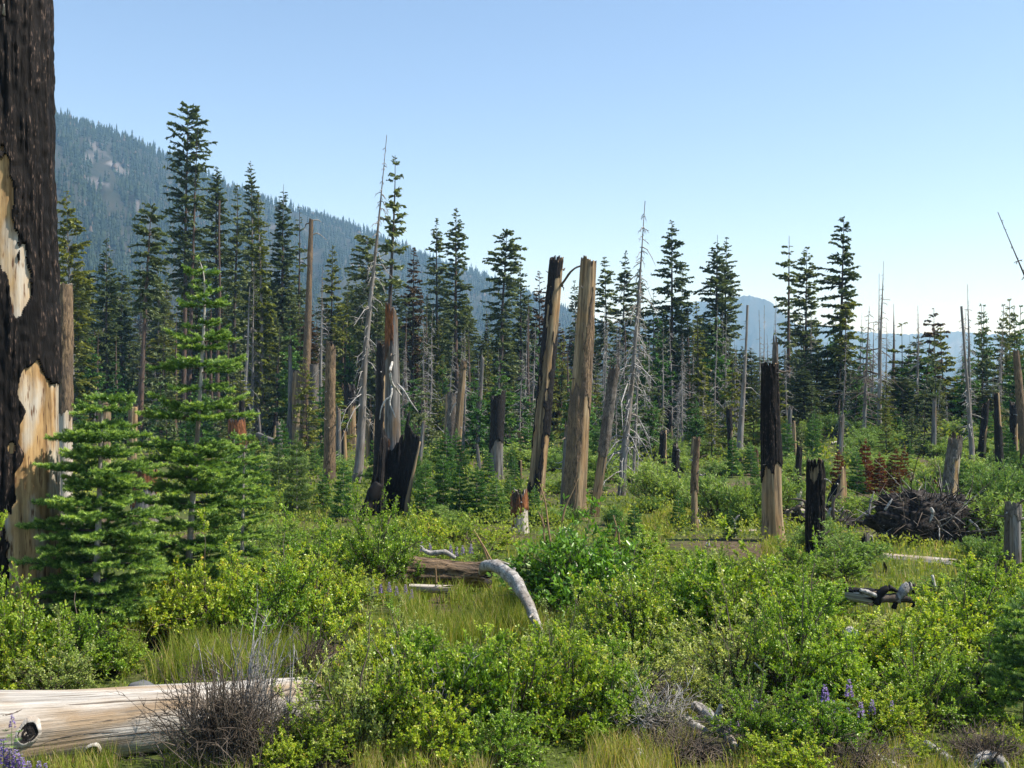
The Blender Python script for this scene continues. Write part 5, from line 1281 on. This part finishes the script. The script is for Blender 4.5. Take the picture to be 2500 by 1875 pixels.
def knot(parent, g, px, py, rad, seed):
    """low burnt knot: dark broken branch stub ringed by a low collar"""
    c, d, a1 = log_hit(px, py); c = c - g + d * .008; a2 = np.cross(a1, d)
    n = 40; th = np.arange(n) * 2 * pi / n
    rr = 1 + .55 * (vn(th / (2 * pi) * 5, th * 0, seed, 5) - .5) + .18 * (vn(th / (2 * pi) * 13, th * 0, seed, 13) - .5)
    prof = [(1.5, -.03), (1.25, .0), (1.1, .012), (1.0, .012), (.9, .006), (.72, -.004), (.5, .008), (.25, .0), (.02, .004)]
    V = np.concatenate([c + d * (dz + .012 * (q < 1) * (vn(th * 2, th * 0 + q * 9, seed) - .5)[:, None]) + (a1[None] * np.cos(th)[:, None] * .9 + a2[None] * np.sin(th)[:, None] * 1.0) * (rad * q * rr)[:, None] for q, dz in prof])
    k = len(prof); I = np.arange(k * n).reshape(k, n)
    Q = np.stack([I[:-1], np.roll(I[:-1], -1, 1), np.roll(I[1:], -1, 1), I[1:]], -1).reshape(-1, 4)
    mi = np.repeat((np.arange(k - 1) >= 3).astype(int), n)
    tc = np.stack([np.tile(th, k) * rad, np.repeat(np.arange(k), n) * .1, np.full(k * n, 3.0)], -1)
    ob('knothole', mk('knothole', V, Q, mats=[M['wood_log'], M['char']], midx=mi, attrs={'tc': tc}, smooth=True), parent)
knot(big, bgl, 66, 1792, .088, 3)
knot(big, bgl, 224, 1834, .055, 4)
# long drying cracks in the log
def crack(parent, g, pts, w):
    P = smooth_path(np.array([(a, b, 0) for a, b, _ in pts], float), 40)
    q = []
    for x_, y_, _ in P:
        c, n_, _a = log_hit(x_, y_); q.append(c - n_ * w * .25 - g)
    rad = w * (1 - np.abs(np.linspace(-1, 1, 40)) ** 3) * (.6 + .8 * vn(np.arange(40) * .4, np.arange(40) * 0, 3)) + .0008
    v, Q = tubes(np.array(q), rad, 5)
    ob('crack', mk('crack', v, Q, mats=[M['twig_dark']], smooth=True), parent)
for pts, w in [([(100, 1785, 8.9), (160, 1768, 8.95), (240, 1762, 9.0), (330, 1752, 9.1), (430, 1745, 9.2), (520, 1738, 9.4)], .006), ([(60, 1722, 8.9), (130, 1722, 8.95), (230, 1718, 9), (340, 1710, 9.1), (470, 1706, 9.3)], .004), ([(0, 1700, 8.8), (90, 1700, 8.9), (200, 1690, 9), (330, 1682, 9.1)], .003),
               ([(90, 1822, 8.8), (140, 1803, 8.85), (220, 1790, 8.9), (290, 1788, 9)], .004), ([(0, 1748, 8.7), (30, 1742, 8.75), (60, 1730, 8.8)], .008), ([(250, 1800, 8.9), (360, 1788, 9), (470, 1780, 9.2)], .003), ([(400, 1690, 9.2), (520, 1682, 9.4), (640, 1682, 9.7)], .003)]:
    crack(big, bgl, pts, w)

# bark covered log in the middle and what lies on it
log_('bark-covered brown log half hidden beside the glossy dark bush', at(985, 1398, 17.6), at(1205, 1404, 17.2), .21, .17, 'wood_tan', 'bark', ALL, seed=9, lump=.15, na=110, nv=110, bt=.06, jag=.2)
def stick(label, pts, rad_px, mat, Y0, name='fallen_branch', cat='branch', subs=(), n=22, sides=9):
    P = px_path(pts, Y0); k = Y0 / F
    g = np.array([P[:, 0].mean(), P[:, 1].mean(), float(gz(P[:, 0].mean(), P[:, 1].mean()))])
    o = thing(name, label, cat, g)
    branch_part(o, P, [q * k / 2 for q in rad_px], M[mat], 'limb', n, sides, loc=g, seed=int(pts[0][0]))
    for i, (sp, sr) in enumerate(subs):
        branch_part(o, px_path(sp, Y0), [q * k / 2 for q in sr], M[mat], 'side_branch', 10, 6, loc=g, seed=i)
    return o
stick('short curved grey branch lying on the bark-covered log', [(1028, 1340), (1050, 1350), (1085, 1348), (1112, 1362)], (8, 13, 14, 8), 'branch_grey', 17.0, subs=[([(1035, 1345), (1030, 1335), (1024, 1333)], (5, 4, 2))])
stick('thick arched silver-grey branch curving down into the shrubs', [(1176, 1398, 15.2), (1184, 1383, 15.0), (1205, 1380, 14.8), (1236, 1398, 14.5), (1266, 1430, 14.2), (1288, 1468, 13.9), (1306, 1510, 13.6), (1322, 1548, 13.3), (1334, 1572, 13.1)], (18, 26, 31, 33, 30, 26, 19, 15, 9), 'branch_grey', 14.3, n=40, sides=12,
      subs=[([(1245, 1402, 14.4), (1253, 1394, 14.4), (1257, 1386, 14.4)], (14, 10, 6)), ([(1300, 1500, 13.6), (1292, 1508, 13.5)], (8, 3)), ([(1190, 1376, 15), (1216, 1371, 15), (1243, 1378, 15)], (9, 9, 5))])
log_('broken pale wood slab in the grass below the bark-covered log', at(1000, 1434, 16.4), at(1110, 1440, 16.3), .055, .07, 'wood_pale', seed=14, na=28, nv=30, jag=.3, name='wood_slab')
for i, pts in enumerate([[(1200, 1395), (1185, 1350), (1172, 1320), (1157, 1294)], [(1208, 1385), (1190, 1350), (1168, 1312)], [(1065, 1425), (1064, 1400), (1063, 1380)]]):
    stick(['long dry tan stalk leaning beside the arched branch', 'shorter dry tan stalk leaning beside the arched branch', 'short upright twig before the bark-covered log'][i], pts, (6, 5, 4, 2), 'twig_tan', 15.8, 'dry_stalk', 'stalk', n=12, sides=5)
# right-hand logs
log_('long pale yellow log lying in front of the root mass', at(2128, 1366, 20.4), at(2360, 1388, 19.4), .135, .15, 'wood_pale', 'wood_tan', [('+', .2, 2, .25, .6)], seed=21, na=36, nv=80, jag=.2)
snag('broken stub, white on one side and black on the other, at the pale log end', 2110, 1410, 2112, 1300, 34, 24, wood='wood_grey', bark='char', patches=[('+', -2, -.2, -1, .8)], jag=.45, slant=-.4, Y=19.2, name='broken_stump', cat='stump')
snag('tiny black stub in front of the pale yellow log', 2161, 1405, 2161, 1366, 9, 7, wood='wood_tan', bark='char', patches=ALL, jag=.1, Y=18.5, name='broken_stump', cat='stump')
stick('short white upright stick beyond the driftwood heap', [(2284, 1442), (2280, 1425), (2276, 1404)], (9, 8, 7), 'branch_white', 16.3, n=8)
log_('white log behind the big black barked snag', at(1905, 1256, 28), at(2000, 1252, 27.5), .12, .12, 'wood_pale', seed=23, na=24, nv=40, jag=.1)
log_('short white log in the grassy gap', at(1540, 1232, 31), at(1592, 1236, 31), .06, .05, 'wood_pale', seed=24, na=16, nv=20, jag=.1)
log_('pale thin log lying left of the big black barked snag', at(1790, 1300, 24.5), at(1856, 1296, 24.5), .05, .05, 'wood_pale', seed=25, na=16, nv=24, jag=.1)
stick('grey forked stick leaning left of the big black barked snag', [(1795, 1322), (1793, 1300), (1792, 1272), (1786, 1262)], (7, 7, 6, 3), 'branch_grey', 23.5, subs=[([(1792, 1274), (1800, 1262), (1806, 1258)], (5, 4, 2))])
log_('slanting white fallen trunk in the meadow beyond the black charred snag', at(1166, 1112, 58), at(1200, 1088, 58), .12, .10, 'wood_pale', seed=27, na=14, nv=20, jag=.1)
log_('pale fallen trunk on the crest below the tall lopsided fir', at(2030, 1084, 60), at(2120, 1072, 60), .13, .11, 'wood_pale', seed=28, na=14, nv=24, jag=.1)
log_('grey fallen trunk in the dark forest foot left of the wide tan snag', at(630, 1062, 60), at(672, 1078, 58), .16, .13, 'wood_grey', seed=29, na=14, nv=24, jag=.1)

def root_mass(label, px0, px1, py0, py1, Y, seed, nroot=520, name='root_mass'):
    r = rs(seed); k = Y / F
    g = on((px0 + px1) / 2, Y)
    c = at((px0 + px1) / 2, (py0 + py1) / 2, Y) - g
    ax = np.array([(px1 - px0) * k / 2, .55, (py1 - py0) * k / 2])
    nu, nv = 90, 50
    th = np.linspace(0, 2 * pi, nu, endpoint=False); ph = np.linspace(-pi / 2 + .02, pi / 2 - .02, nv)
    TH, PH = np.meshgrid(th, ph)
    d = np.stack([np.cos(PH) * np.cos(TH), np.cos(PH) * np.sin(TH), np.sin(PH)], -1)
    d = np.sign(d) * np.abs(d) ** .7
    q = d * ax * 2.2
    n = 1 + .62 * (fbm(q[..., 0] * 1.6 + 3, q[..., 2] * 2.2 + q[..., 1], seed, 3) - .45) + .5 * (fbm(q[..., 0] * 5 + q[..., 1] * 3, q[..., 2] * 5, seed + 2, 3) - .45)
    n = n * (1 - .16 * d[..., 0] * (d[..., 2] > 0))
    V = c + d * n[..., None] * ax
    I = np.arange(nu * nv).reshape(nv, nu)
    Q = np.stack([I[:-1], np.roll(I[:-1], -1, 1), np.roll(I[1:], -1, 1), I[1:]], -1).reshape(-1, 4)
    o = thing(name, label, 'root mass', g)
    ob('soil', mk('soil', V, Q, mats=[M['soil']]), o)
    m = nroot
    a = r.uniform(0, 2 * pi, m); b = np.arcsin(r.uniform(-.7, 1, m))
    dd = np.stack([np.cos(b) * np.cos(a), -np.abs(np.cos(b) * np.sin(a)) * .9, np.sin(b)], 1)
    p0 = c + dd * ax * .85
    L = r.uniform(.10, .5, m)[:, None] * np.where(r.rand(m) < .12, 1.7, 1)[:, None]
    tw = nrm(dd * .5 + r.normal(0, .8, (m, 3)))
    P = np.stack([p0, p0 + dd * L * .4 + tw * L * .2, p0 + dd * L * .6 + tw * L * .7, p0 + dd * L * .7 + tw * L * 1.2], 1)
    v, q = tubes(P, r.uniform(.006, .02, m)[:, None] * np.array([1, .8, .55, .25]), 4)
    ob('fine_roots', mk('fine_roots', v, q, mats=[M['soil'], M['twig_dark'], M['branch_grey']], midx=np.repeat(r.choice(3, m, p=[.3, .45, .25]), len(q) // m)), o, kind='stuff')
    return o, g
rw, rg_ = root_mass('big dark upturned root mass caked with black soil', 2156, 2396, 1208, 1376, 22.6, 61)
for i, (pts, w) in enumerate([([(2272, 1240), (2278, 1252), (2270, 1276)], (8, 8, 4)), ([(2280, 1262), (2290, 1276), (2294, 1288)], (6, 5, 2)), ([(2160, 1245), (2172, 1228), (2178, 1218)], (7, 6, 3)), ([(2326, 1272), (2340, 1290), (2346, 1304)], (6, 5, 2)), ([(2366, 1270), (2384, 1284), (2392, 1300)], (7, 6, 3)), ([(2200, 1226), (2196, 1210), (2204, 1200)], (6, 4, 2))]):
    branch_part(rw, px_path(pts, 21.9), [q * 21.9 / F / 2 for q in w], M['branch_grey' if i % 2 == 0 else 'twig_dark'], 'root', 10, 6, loc=rg_, seed=i)
rw2, rg2 = root_mass('low dark fallen trunk butt with tangled roots behind the squat charred stump', 1950, 2112, 1258, 1310, 25.5, 62, nroot=70, name='tangled_root_butt')
for i, (pts, w) in enumerate([([(1940, 1250), (1952, 1235), (1970, 1240), (1962, 1222), (1930, 1218)], (12, 12, 10, 7, 3)), ([(1955, 1262), (1948, 1240), (1925, 1248), (1912, 1262)], (9, 8, 6, 3)), ([(2020, 1262), (2030, 1240), (2045, 1250), (2060, 1236)], (7, 6, 5, 2)), ([(2034, 1270), (2034, 1225), (2048, 1205), (2060, 1190)], (8, 7, 5, 2)), ([(2050, 1266), (2066, 1246), (2085, 1258)], (6, 5, 2)), ([(2120, 1290), (2122, 1250), (2126, 1225), (2134, 1200)], (8, 7, 5, 2)), ([(2090, 1270), (2120, 1246), (2150, 1230), (2158, 1222)], (5, 5, 4, 2))]):
    branch_part(rw2, px_path(pts, 25.0), [q * 25 / F / 2 for q in w], M['branch_grey' if i in (2, 5, 6) else 'twig_dark'], 'root', 12, 6, loc=rg2, seed=i + 20)

# driftwood heap in the thicket
dw, dg = log_('weathered driftwood piece with dark charred gnarls in the thicket', at(2068, 1452, 15.2), at(2150, 1462, 14.9), .085, .12, 'wood_pale', 'char', [('+', -2, -.45, -1, 2), ('+', -.2, .2, .4, .55)], seed=31, na=40, nv=40, jag=.25, lump=.15, name='driftwood')
dn = thing('driftwood_root', 'gnarled grey and black root crown beside the driftwood piece', 'root', on(2200, 14.9))
for i, (pts, w) in enumerate([([(2140, 1478), (2150, 1448), (2170, 1435), (2190, 1444)], (16, 20, 17, 8)), ([(2190, 1470), (2206, 1440), (2218, 1428), (2226, 1440)], (20, 22, 18, 10)), ([(2226, 1484), (2236, 1455), (2230, 1432), (2234, 1428)], (14, 16, 12, 5)), ([(2150, 1462), (2185, 1460), (2225, 1462)], (18, 22, 16)), ([(2182, 1486), (2188, 1462), (2180, 1448)], (12, 12, 5)), ([(2100, 1440), (2120, 1446), (2148, 1460)], (8, 12, 10))]):
    branch_part(dn, px_path(pts, 14.8), [q * 14.8 / F / 2 for q in w], M['branch_grey' if i % 2 else 'char'] if i != 3 else M['twig_dark'], 'root', 14, 8, loc=np.array(dn.location), seed=i + 40)

M['bark_grey_stone'] = plain('dark_grey_stone', (.10, .105, .11), var=.4, scale=9)
def rock(label, px, py, Y, w, h, seed, mt='rock'):
    r = rs(seed); k = Y / F; g = on(px, Y); c = at(px, py, Y) - g
    nu, nv = 20, 12
    TH, PH = np.meshgrid(np.linspace(0, 2 * pi, nu, endpoint=False), np.linspace(-pi / 2 + .05, pi / 2 - .05, nv))
    d = np.stack([np.cos(PH) * np.cos(TH), np.cos(PH) * np.sin(TH), np.sin(PH)], -1)
    n = 1 + .55 * (fbm(np.cos(TH) * 1.5 + 4, np.sin(TH) * 1.5 + PH * 1.3, seed, 3) - .45)
    V = c + d * n[..., None] * np.array([w * k / 2, w * k / 2.4, h * k / 2])
    I = np.arange(nu * nv).reshape(nv, nu)
    Q = np.stack([I[:-1], np.roll(I[:-1], -1, 1), np.roll(I[1:], -1, 1), I[1:]], -1).reshape(-1, 4)
    thing('rock', label, 'rock', g, data=mk('rock', V, Q, mats=[M[mt]], smooth=False))
rock('white rock showing in the thicket below the driftwood', 2076, 1546, 11.6, 42, 30, 4)
rock('small white rock in the low shrubs near the pale thin log', 1728, 1330, 21.5, 12, 12, 6)
rock('grey stone just behind the pale log', 345, 1676, 10.6, 64, 26, 8, 'bark_grey_stone')
snag('charred stub with pale broken top deep in the thicket', 2398, 1705, 2390, 1600, 26, 16, wood='wood_pale', bark='char', patches=[('+', -2, 2, -1, .88)], jag=.15, Y=10.6, name='broken_stump', cat='stump')
# fallen branches in front
stick('thick forked grey branch slanting down in the front grass', [(1692, 1722, 9.9), (1722, 1738, 9.8), (1752, 1768, 9.6), (1778, 1800, 9.4), (1796, 1830, 9.2)], (24, 27, 27, 25, 16), 'branch_grey', 9.6, n=26, sides=11, subs=[([(1746, 1758, 9.6), (1756, 1740, 9.55), (1760, 1722, 9.5)], (18, 15, 10)), ([(1712, 1735, 9.8), (1700, 1726, 9.8), (1694, 1716, 9.7)], (14, 12, 6))])
stick('shredded pale limb under the forked grey branch', [(1672, 1752, 9.8), (1690, 1770, 9.7), (1716, 1782, 9.6), (1738, 1792, 9.5)], (20, 24, 20, 8), 'wood_grey' if False else 'branch_grey', 9.7, subs=[([(1680, 1762), (1672, 1752), (1668, 1744)], (8, 6, 3)), ([(1700, 1775), (1710, 1792), (1716, 1806)], (8, 6, 3))])
stick('pale fallen limb end poking out at the bottom edge', [(2136, 1848, 9.0), (2165, 1864, 8.9), (2200, 1882, 8.8), (2240, 1900, 8.7)], (24, 26, 26, 24), 'branch_white', 8.9, n=16, sides=11)
stick('dark grey root limb in the shadowed corner tangle', [(2258, 1812, 9.2), (2285, 1834, 9.1), (2320, 1858, 9.0), (2350, 1858, 8.95), (2385, 1838, 8.95), (2412, 1850, 8.9)], (14, 24, 28, 24, 18, 12), 'branch_grey', 9.1, n=26, sides=10, subs=[([(2330, 1860, 9), (2322, 1880, 8.9), (2310, 1900, 8.8)], (18, 16, 12))])
stick('frayed grey root at the bottom corner', [(2372, 1880, 8.8), (2392, 1850, 8.85), (2424, 1846, 8.9), (2450, 1866, 8.8), (2462, 1890, 8.7)], (18, 24, 26, 22, 16), 'branch_grey', 8.9, n=20, sides=9)
stick('white twisted twig piece in the bottom grass', [(1548, 1856, 9), (1562, 1842, 9), (1580, 1852, 9), (1600, 1866, 8.9)], (8, 14, 12, 6), 'branch_white', 9.0, subs=[([(1570, 1846), (1566, 1832), (1556, 1828)], (6, 5, 2))])
stick('white bent twig standing in the shrubs before the thicket hollow', [(1842, 1618), (1854, 1630), (1872, 1646)], (5, 6, 4), 'branch_white', 10.6, n=8, sides=6)
for i, (x, y, dx, dy) in enumerate([(1060, 1668, 26, 40), (1085, 1712, 30, 22), (955, 1575, 8, 30), (1165, 1720, 34, 20), (1010, 1650, 14, -26)]):
    stick(['bleached twig high in the front thicket', 'bleached curved twig in the middle of the front thicket', 'short grey twig at the top of the front thicket', 'dark-based grey twig low in the front thicket', 'white forked twig by the front thicket shoulder'][i],
          [(x, y, 9.55), (x + dx * .5, y + dy * .7, 9.5), (x + dx, y + dy, 9.45)], (6, 7, 4), 'branch_white' if i != 3 else 'branch_grey', 9.5, n=8, sides=6)

# ------------------------------------------------------------------ dead twig bush, twig litter
def twig_bush(label, px, Y, w, h, seed, n=420, name='dead_bush', mat='twig_dark', lean=0.0):
    r = rs(seed); k = Y / F; g = on(px, Y); R0 = w * k / 2; H = h * k
    az = r.uniform(0, 2 * pi, n); el = np.arcsin(r.uniform(.02, 1, n))
    d = np.stack([np.cos(az) * np.cos(el) * R0 + lean * R0, np.sin(az) * np.cos(el) * R0 * .7, np.sin(el) * H], 1) * r.uniform(.5, 1.1, n)[:, None]
    b = np.stack([r.normal(0, .3 * R0, n), r.normal(0, .2 * R0, n), r.uniform(-.02, .3 * H, n)], 1)
    q = np.linspace(0, 1, 5)
    P = b[:, None] + d[:, None] * q[None, :, None]
    P[:, 1:] += np.cumsum(r.normal(0, .06, (n, 4, 3)), 1) * R0
    P[:, :, 2] += np.sin(q * pi)[None] * .12 * H
    rad = r.uniform(.0025, .007, n)[:, None] * np.array([1.2, 1, .8, .55, .25])
    V, Q = tubes(P, rad, 3)
    j = np.repeat(np.arange(n), 4); m = len(j)
    s = r.randint(1, 4, m)
    b0 = P[j, s]; dd = nrm(d[j] * .8 / R0 + r.normal(0, .6, (m, 3)))
    l2 = R0 * r.uniform(.08, .32, m)
    P2 = np.stack([b0, b0 + dd * l2[:, None] * .5 + r.normal(0, .01, (m, 3)), b0 + dd * l2[:, None]], 1)
    V2, Q2 = tubes(P2, np.tile([.0028, .0022, .001], (m, 1)), 3)
    o = thing(name, label, 'dead shrub', g)
    ob('twigs', mk('twigs', np.concatenate([V, V2]), np.concatenate([Q, Q2 + len(V)]), mats=[M[mat]]), o, kind='stuff')
twig_bush('tangled dead brown twig bush growing over the pale log', 560, 8.7, 330, 270, 71, 430, lean=-.15)
twig_bush('grey leafless twigs spraying above the pale log', 610, 9.0, 260, 330, 72, 150, mat='branch_grey', lean=.3)
twig_bush('small dead twig tangle at the base of the thicket hollow', 1650, 10.6, 200, 70, 73, 200)
twig_bush('dead twig tangle in the bottom corner by the roots', 2400, 9.0, 220, 90, 74, 260)
twig_bush('pale bare twigs under the mid thicket', 1590, 11.2, 160, 60, 75, 120, mat='branch_grey')
twig_bush('bare dark stems under the yellow-green shrubs beside the tall grass', 770, 11.6, 170, 150, 76, 90)

twig_bush('grey bare twigs sticking up in the middle of the front thicket', 1120, 9.6, 200, 250, 78, 40, mat='branch_grey', lean=.2)
twig_bush('bare brown twigs rising from the thicket before the charred stump', 1830, 10.8, 220, 220, 79, 36)
twig_bush('tangle of grey dead stems at the hollow under the thicket', 1600, 9.8, 260, 120, 80, 160, mat='branch_grey')
twig_bush('low litter of dead twigs beside the forked grey branch', 1660, 9.15, 260, 60, 81, 260)
twig_bush('dry brown twigs low in front of the lupines', 2080, 8.9, 300, 60, 82, 200)

# ------------------------------------------------------------------ grass and low ground plants (uncountable)
def grass():
    r = rs(101)
    zones = [  # px0, px1, py0, py1, blades, height m, dry
        (0, 820, 1820, 1960, 9000, .24, .45), (800, 1700, 1830, 1990, 15000, .23, .8), (1650, 2500, 1800, 1990, 9000, .2, .75),
        (300, 760, 1610, 1690, 6500, .42, .2), (850, 1330, 1450, 1580, 9000, .34, .25), (1150, 1420, 1500, 1560, 1800, .3, .3), (950, 1300, 1390, 1470, 3500, .24, .35),
        (300, 900, 1660, 1850, 4000, .28, .25), (1480, 1900, 1240, 1420, 20000, .2, .5), (900, 1500, 1290, 1400, 7000, .2, .25), (1550, 2500, 1330, 1560, 12000, .18, .3), (560, 1100, 1240, 1360, 5000, .2, .3),
        (1380, 1700, 1700, 1800, 2500, .25, .4), (1540, 1700, 1215, 1290, 6000, .16, .35)]
    Cs, Hs, Ds = [], [], []
    for x0, x1, y0, y1, n, h, dry in zones:
        px = r.uniform(x0, x1, n); py = r.uniform(y0, y1, n)
        # soft, clumped patches
        keep = fbm(px * .012, py * .02, 7, 3) > .36 + .12 * r.rand(n)
        px, py = px[keep], py[keep]
        Y = CAM_H * F / (py - HOR)
        x = (px - 1250) / F * Y
        Cs.append(np.stack([x, Y, gz(x, Y) - .01], 1)); Hs.append(h * r.uniform(.45, 1.25, len(px))); Ds.append(np.clip(r.rand(len(px)) * .62 + (r.rand(len(px)) < dry) * .36, 0, 1))
    C = np.concatenate(Cs); H = np.concatenate(Hs); D = np.concatenate(Ds); n = len(C)
    a = r.uniform(0, 2 * pi, n); ln = r.uniform(.08, .5, n) * H
    d = np.stack([np.cos(a), np.sin(a), 0 * a], 1)
    wd = np.clip(.0022 * C[:, 1] / 9.0, .0022, .012) * r.uniform(.8, 1.8, n)
    sa = r.uniform(0, 2 * pi, n); S = np.stack([np.cos(sa), np.sin(sa), 0 * sa], 1) * wd[:, None]
    up = np.array([0, 0, 1.0])
    p1 = C + d * (ln * .3)[:, None] + up * (H * .55)[:, None]; p2 = C + d * ln[:, None] + up * H[:, None]
    V = np.stack([C - S, C + S, p1 + S * .8, p1 - S * .8, p2], 1)
    b = np.arange(n)[:, None] * 5
    o = ob('grass', mk('grass', V, b + np.array([0, 1, 2, 3]), b + np.array([3, 2, 4]), [M['grass']], {'tone': np.repeat(D, 5)}), kind='stuff')
    o['label'] = 'tall thin grass, green and straw coloured, growing through the clearing'
grass()

def cover():
    r = rs(102)
    n = 110000
    py = np.concatenate([r.uniform(1040, 1320, int(n * .55)), r.uniform(1300, 1980, n - int(n * .55))])
    px = r.uniform(-150, 2650, n)
    Y = CAM_H * F / (py - HOR)
    Y = np.where(px > 1900, Y * r.uniform(.8, 1.05, n), Y); Y = np.clip(Y, 7.5, 120)
    x = (px - 1250) / F * Y
    cl = fbm(x * .5, Y * .35, 13, 4)
    keep = cl > .40
    x, Y, cl, px = x[keep], Y[keep], cl[keep], px[keep]; n = len(x)
    sz = np.clip(Y * 8.5 / F, .03, .22) * r.uniform(.6, 1.4, n)
    hh = (cl - .38) * 1.5 * np.clip(Y / 22, .35, 1.6) * r.rand(n)
    C = np.stack([x, Y, gz(x, Y) + hh], 1)
    A = nrm(r.normal(0, .7, (n, 3)) + np.array([0, 0, .8])); Nn = nrm(r.normal(0, .6, (n, 3)) + np.array([.2, -.2, .7]))
    V, _, T, k = kites(C, A, Nn, sz, sz * .5, .15)
    hue = fbm(x * .12 + 3, Y * .07, 15, 3)
    rn = np.clip(.15 + .5 * r.rand(n) + .9 * (hue - .47), 0, 1)
    o = ob('undergrowth', mk('undergrowth', V, None, T, [M['cover']], {'tone': np.repeat(rn, k)}), kind='stuff')
    o['label'] = 'low mixed green undergrowth covering the clearing floor'
cover()

# ------------------------------------------------------------------ lupines
def lupine_meshes(seed):
    r = rs(seed); A = Acc()
    n = 90; t = r.rand(n); a = r.uniform(0, 2 * pi, n)
    C = np.stack([np.cos(a) * .014 * (1.15 - t), np.sin(a) * .014 * (1.15 - t), .30 + .15 * t], 1)
    d = nrm(np.stack([np.cos(a), np.sin(a), .4 + 0 * a], 1))
    V, _, T, k = kites(C, d, nrm(np.array([0, 0, 1.0]) + r.normal(0, .3, (n, 3))), .022 * (1.2 - .6 * t), .016 * (1.2 - .6 * t), .3)
    fm = mk('flower_spike', V, None, T, [M['lupine']], {'tone': np.repeat(np.clip(r.rand(n) * .7 + .3 * t, 0, 1), k)})
    st, sq = tubes(np.array([(0, 0, -.02), (.004, .003, .2), (0, 0, .46)]), np.array([.0035, .003, .0012]), 5)
    sm = mk('stalk', st, sq, mats=[M['willow']], attrs={'tone': np.full(len(st), .5)})
    m = 9; Cc, Aa = [], []
    for i in range(m):
        h = .06 + .2 * i / m; az = i * 2.4; c = np.array([math.cos(az) * .06, math.sin(az) * .06, h + .03])
        for j in range(7):
            b = j * 2 * pi / 7; Cc.append(c); Aa.append((math.cos(b), math.sin(b), .35))
    Cc = np.array(Cc); Aa = nrm(np.array(Aa))
    V, _, T, k = kites(Cc, Aa, nrm(np.array([0, 0, 1.0]) + r.normal(0, .2, (len(Cc), 3))), np.full(len(Cc), .045), np.full(len(Cc), .013), .2)
    lm = mk('leaves', V, None, T, [M['willow']], {'tone': np.repeat(r.rand(len(Cc)), k)})
    return fm, sm, lm
LP = [lupine_meshes(5), lupine_meshes(6), lupine_meshes(7)]
def lupine(label, px, py, hpx, Y, i, group):
    """py: tip of the flower spike"""
    k = Y / F; tip = at(px, py, Y); g = on(px, Y)
    s = max(.6, hpx * k / .16)
    g = np.array([tip[0], tip[1], tip[2] - .46 * s]) if tip[2] - .46 * s > g[2] - .25 else g
    fm, sm, lm = LP[i % 3]
    o = thing('lupine', label, 'flower', g, group)
    ob('flower_spike', fm, o); ob('stalk', sm, o); ob('leaves', lm, o)
    o.scale = (s * 1.2, s * 1.2, s); o.rotation_euler = (0, 0, i * 1.3)
for i, (px, py, h) in enumerate([(2073, 1656, 46), (1972, 1728, 50), (2012, 1738, 50), (2034, 1708, 50), (2102, 1712, 44), (2126, 1786, 40), (2174, 1794, 36), (2022, 1830, 36), (1845, 1694, 40), (1940, 1742, 40), (1800, 1760, 40), (1780, 1752, 36), (2070, 1726, 40), (1832, 1790, 34)]):
    lupine('pale violet lupine spike among shrubs above the bottom edge, right of the forked branch' if i else 'tallest violet lupine spike standing above the thicket hollow', px, py, h, 9.5 + .1 * (i % 4), i, 'lupines right of the forked branch' if i else None)
for i, (px, py, h) in enumerate([(8, 1800, 70), (24, 1826, 70), (40, 1826, 60), (14, 1846, 60), (70, 1856, 46), (95, 1856, 44), (110, 1862, 40), (30, 1742, 36), (52, 1838, 56)]):
    lupine('violet lupine spike in front of the pale log knothole', px, py, h, 8.05, i, 'lupines in front of the pale log')
for i, (px, py) in enumerate([(895, 1430), (910, 1416), (930, 1424), (950, 1420), (968, 1430), (990, 1426), (1005, 1438), (915, 1440), (1130, 1330), (1150, 1326), (1115, 1334), (1100, 1328), (1030, 1322), (1050, 1326), (1475, 1452), (1490, 1450), (1502, 1460), (1365, 1470)]):
    far = 'before the bark-covered log' if i < 8 else ('behind the bark-covered log' if i < 14 else 'beside the glossy dark bush')
    lupine('faint mauve lupine spike ' + far, px, py, 26, 15.5 if i < 8 else (19 if i < 14 else 14.6), i, 'faint lupines ' + far)

# ------------------------------------------------------------------ haze
def haze():
    x, y0, y1, z0, z1 = 11000, -400, 9050, -79, 386
    V = [(-x, y0, z0), (x, y0, z0), (x, y1, z0), (-x, y1, z0), (-x, y0, z1), (x, y0, z1), (x, y1, z1), (-x, y1, z1)]
    Q = [(0, 3, 2, 1), (4, 5, 6, 7), (0, 1, 5, 4), (1, 2, 6, 5), (2, 3, 7, 6), (3, 0, 4, 7)]
    m, nt, out = nodes('haze')
    v = N(nt, 'ShaderNodeVolumePrincipled')
    v.inputs['Color'].default_value = (.32, .62, 1.0, 1)
    v.inputs['Absorption Color'].default_value = (1, 1, 1, 1)
    v.inputs['Density'].default_value = HAZE_DENSITY
    v.inputs['Anisotropy'].default_value = 0.0
    nt.links.new(v.outputs[0], out.inputs['Volume'])
    ob('haze', mk('haze', V, Q, mats=[m]), kind='stuff')
haze()
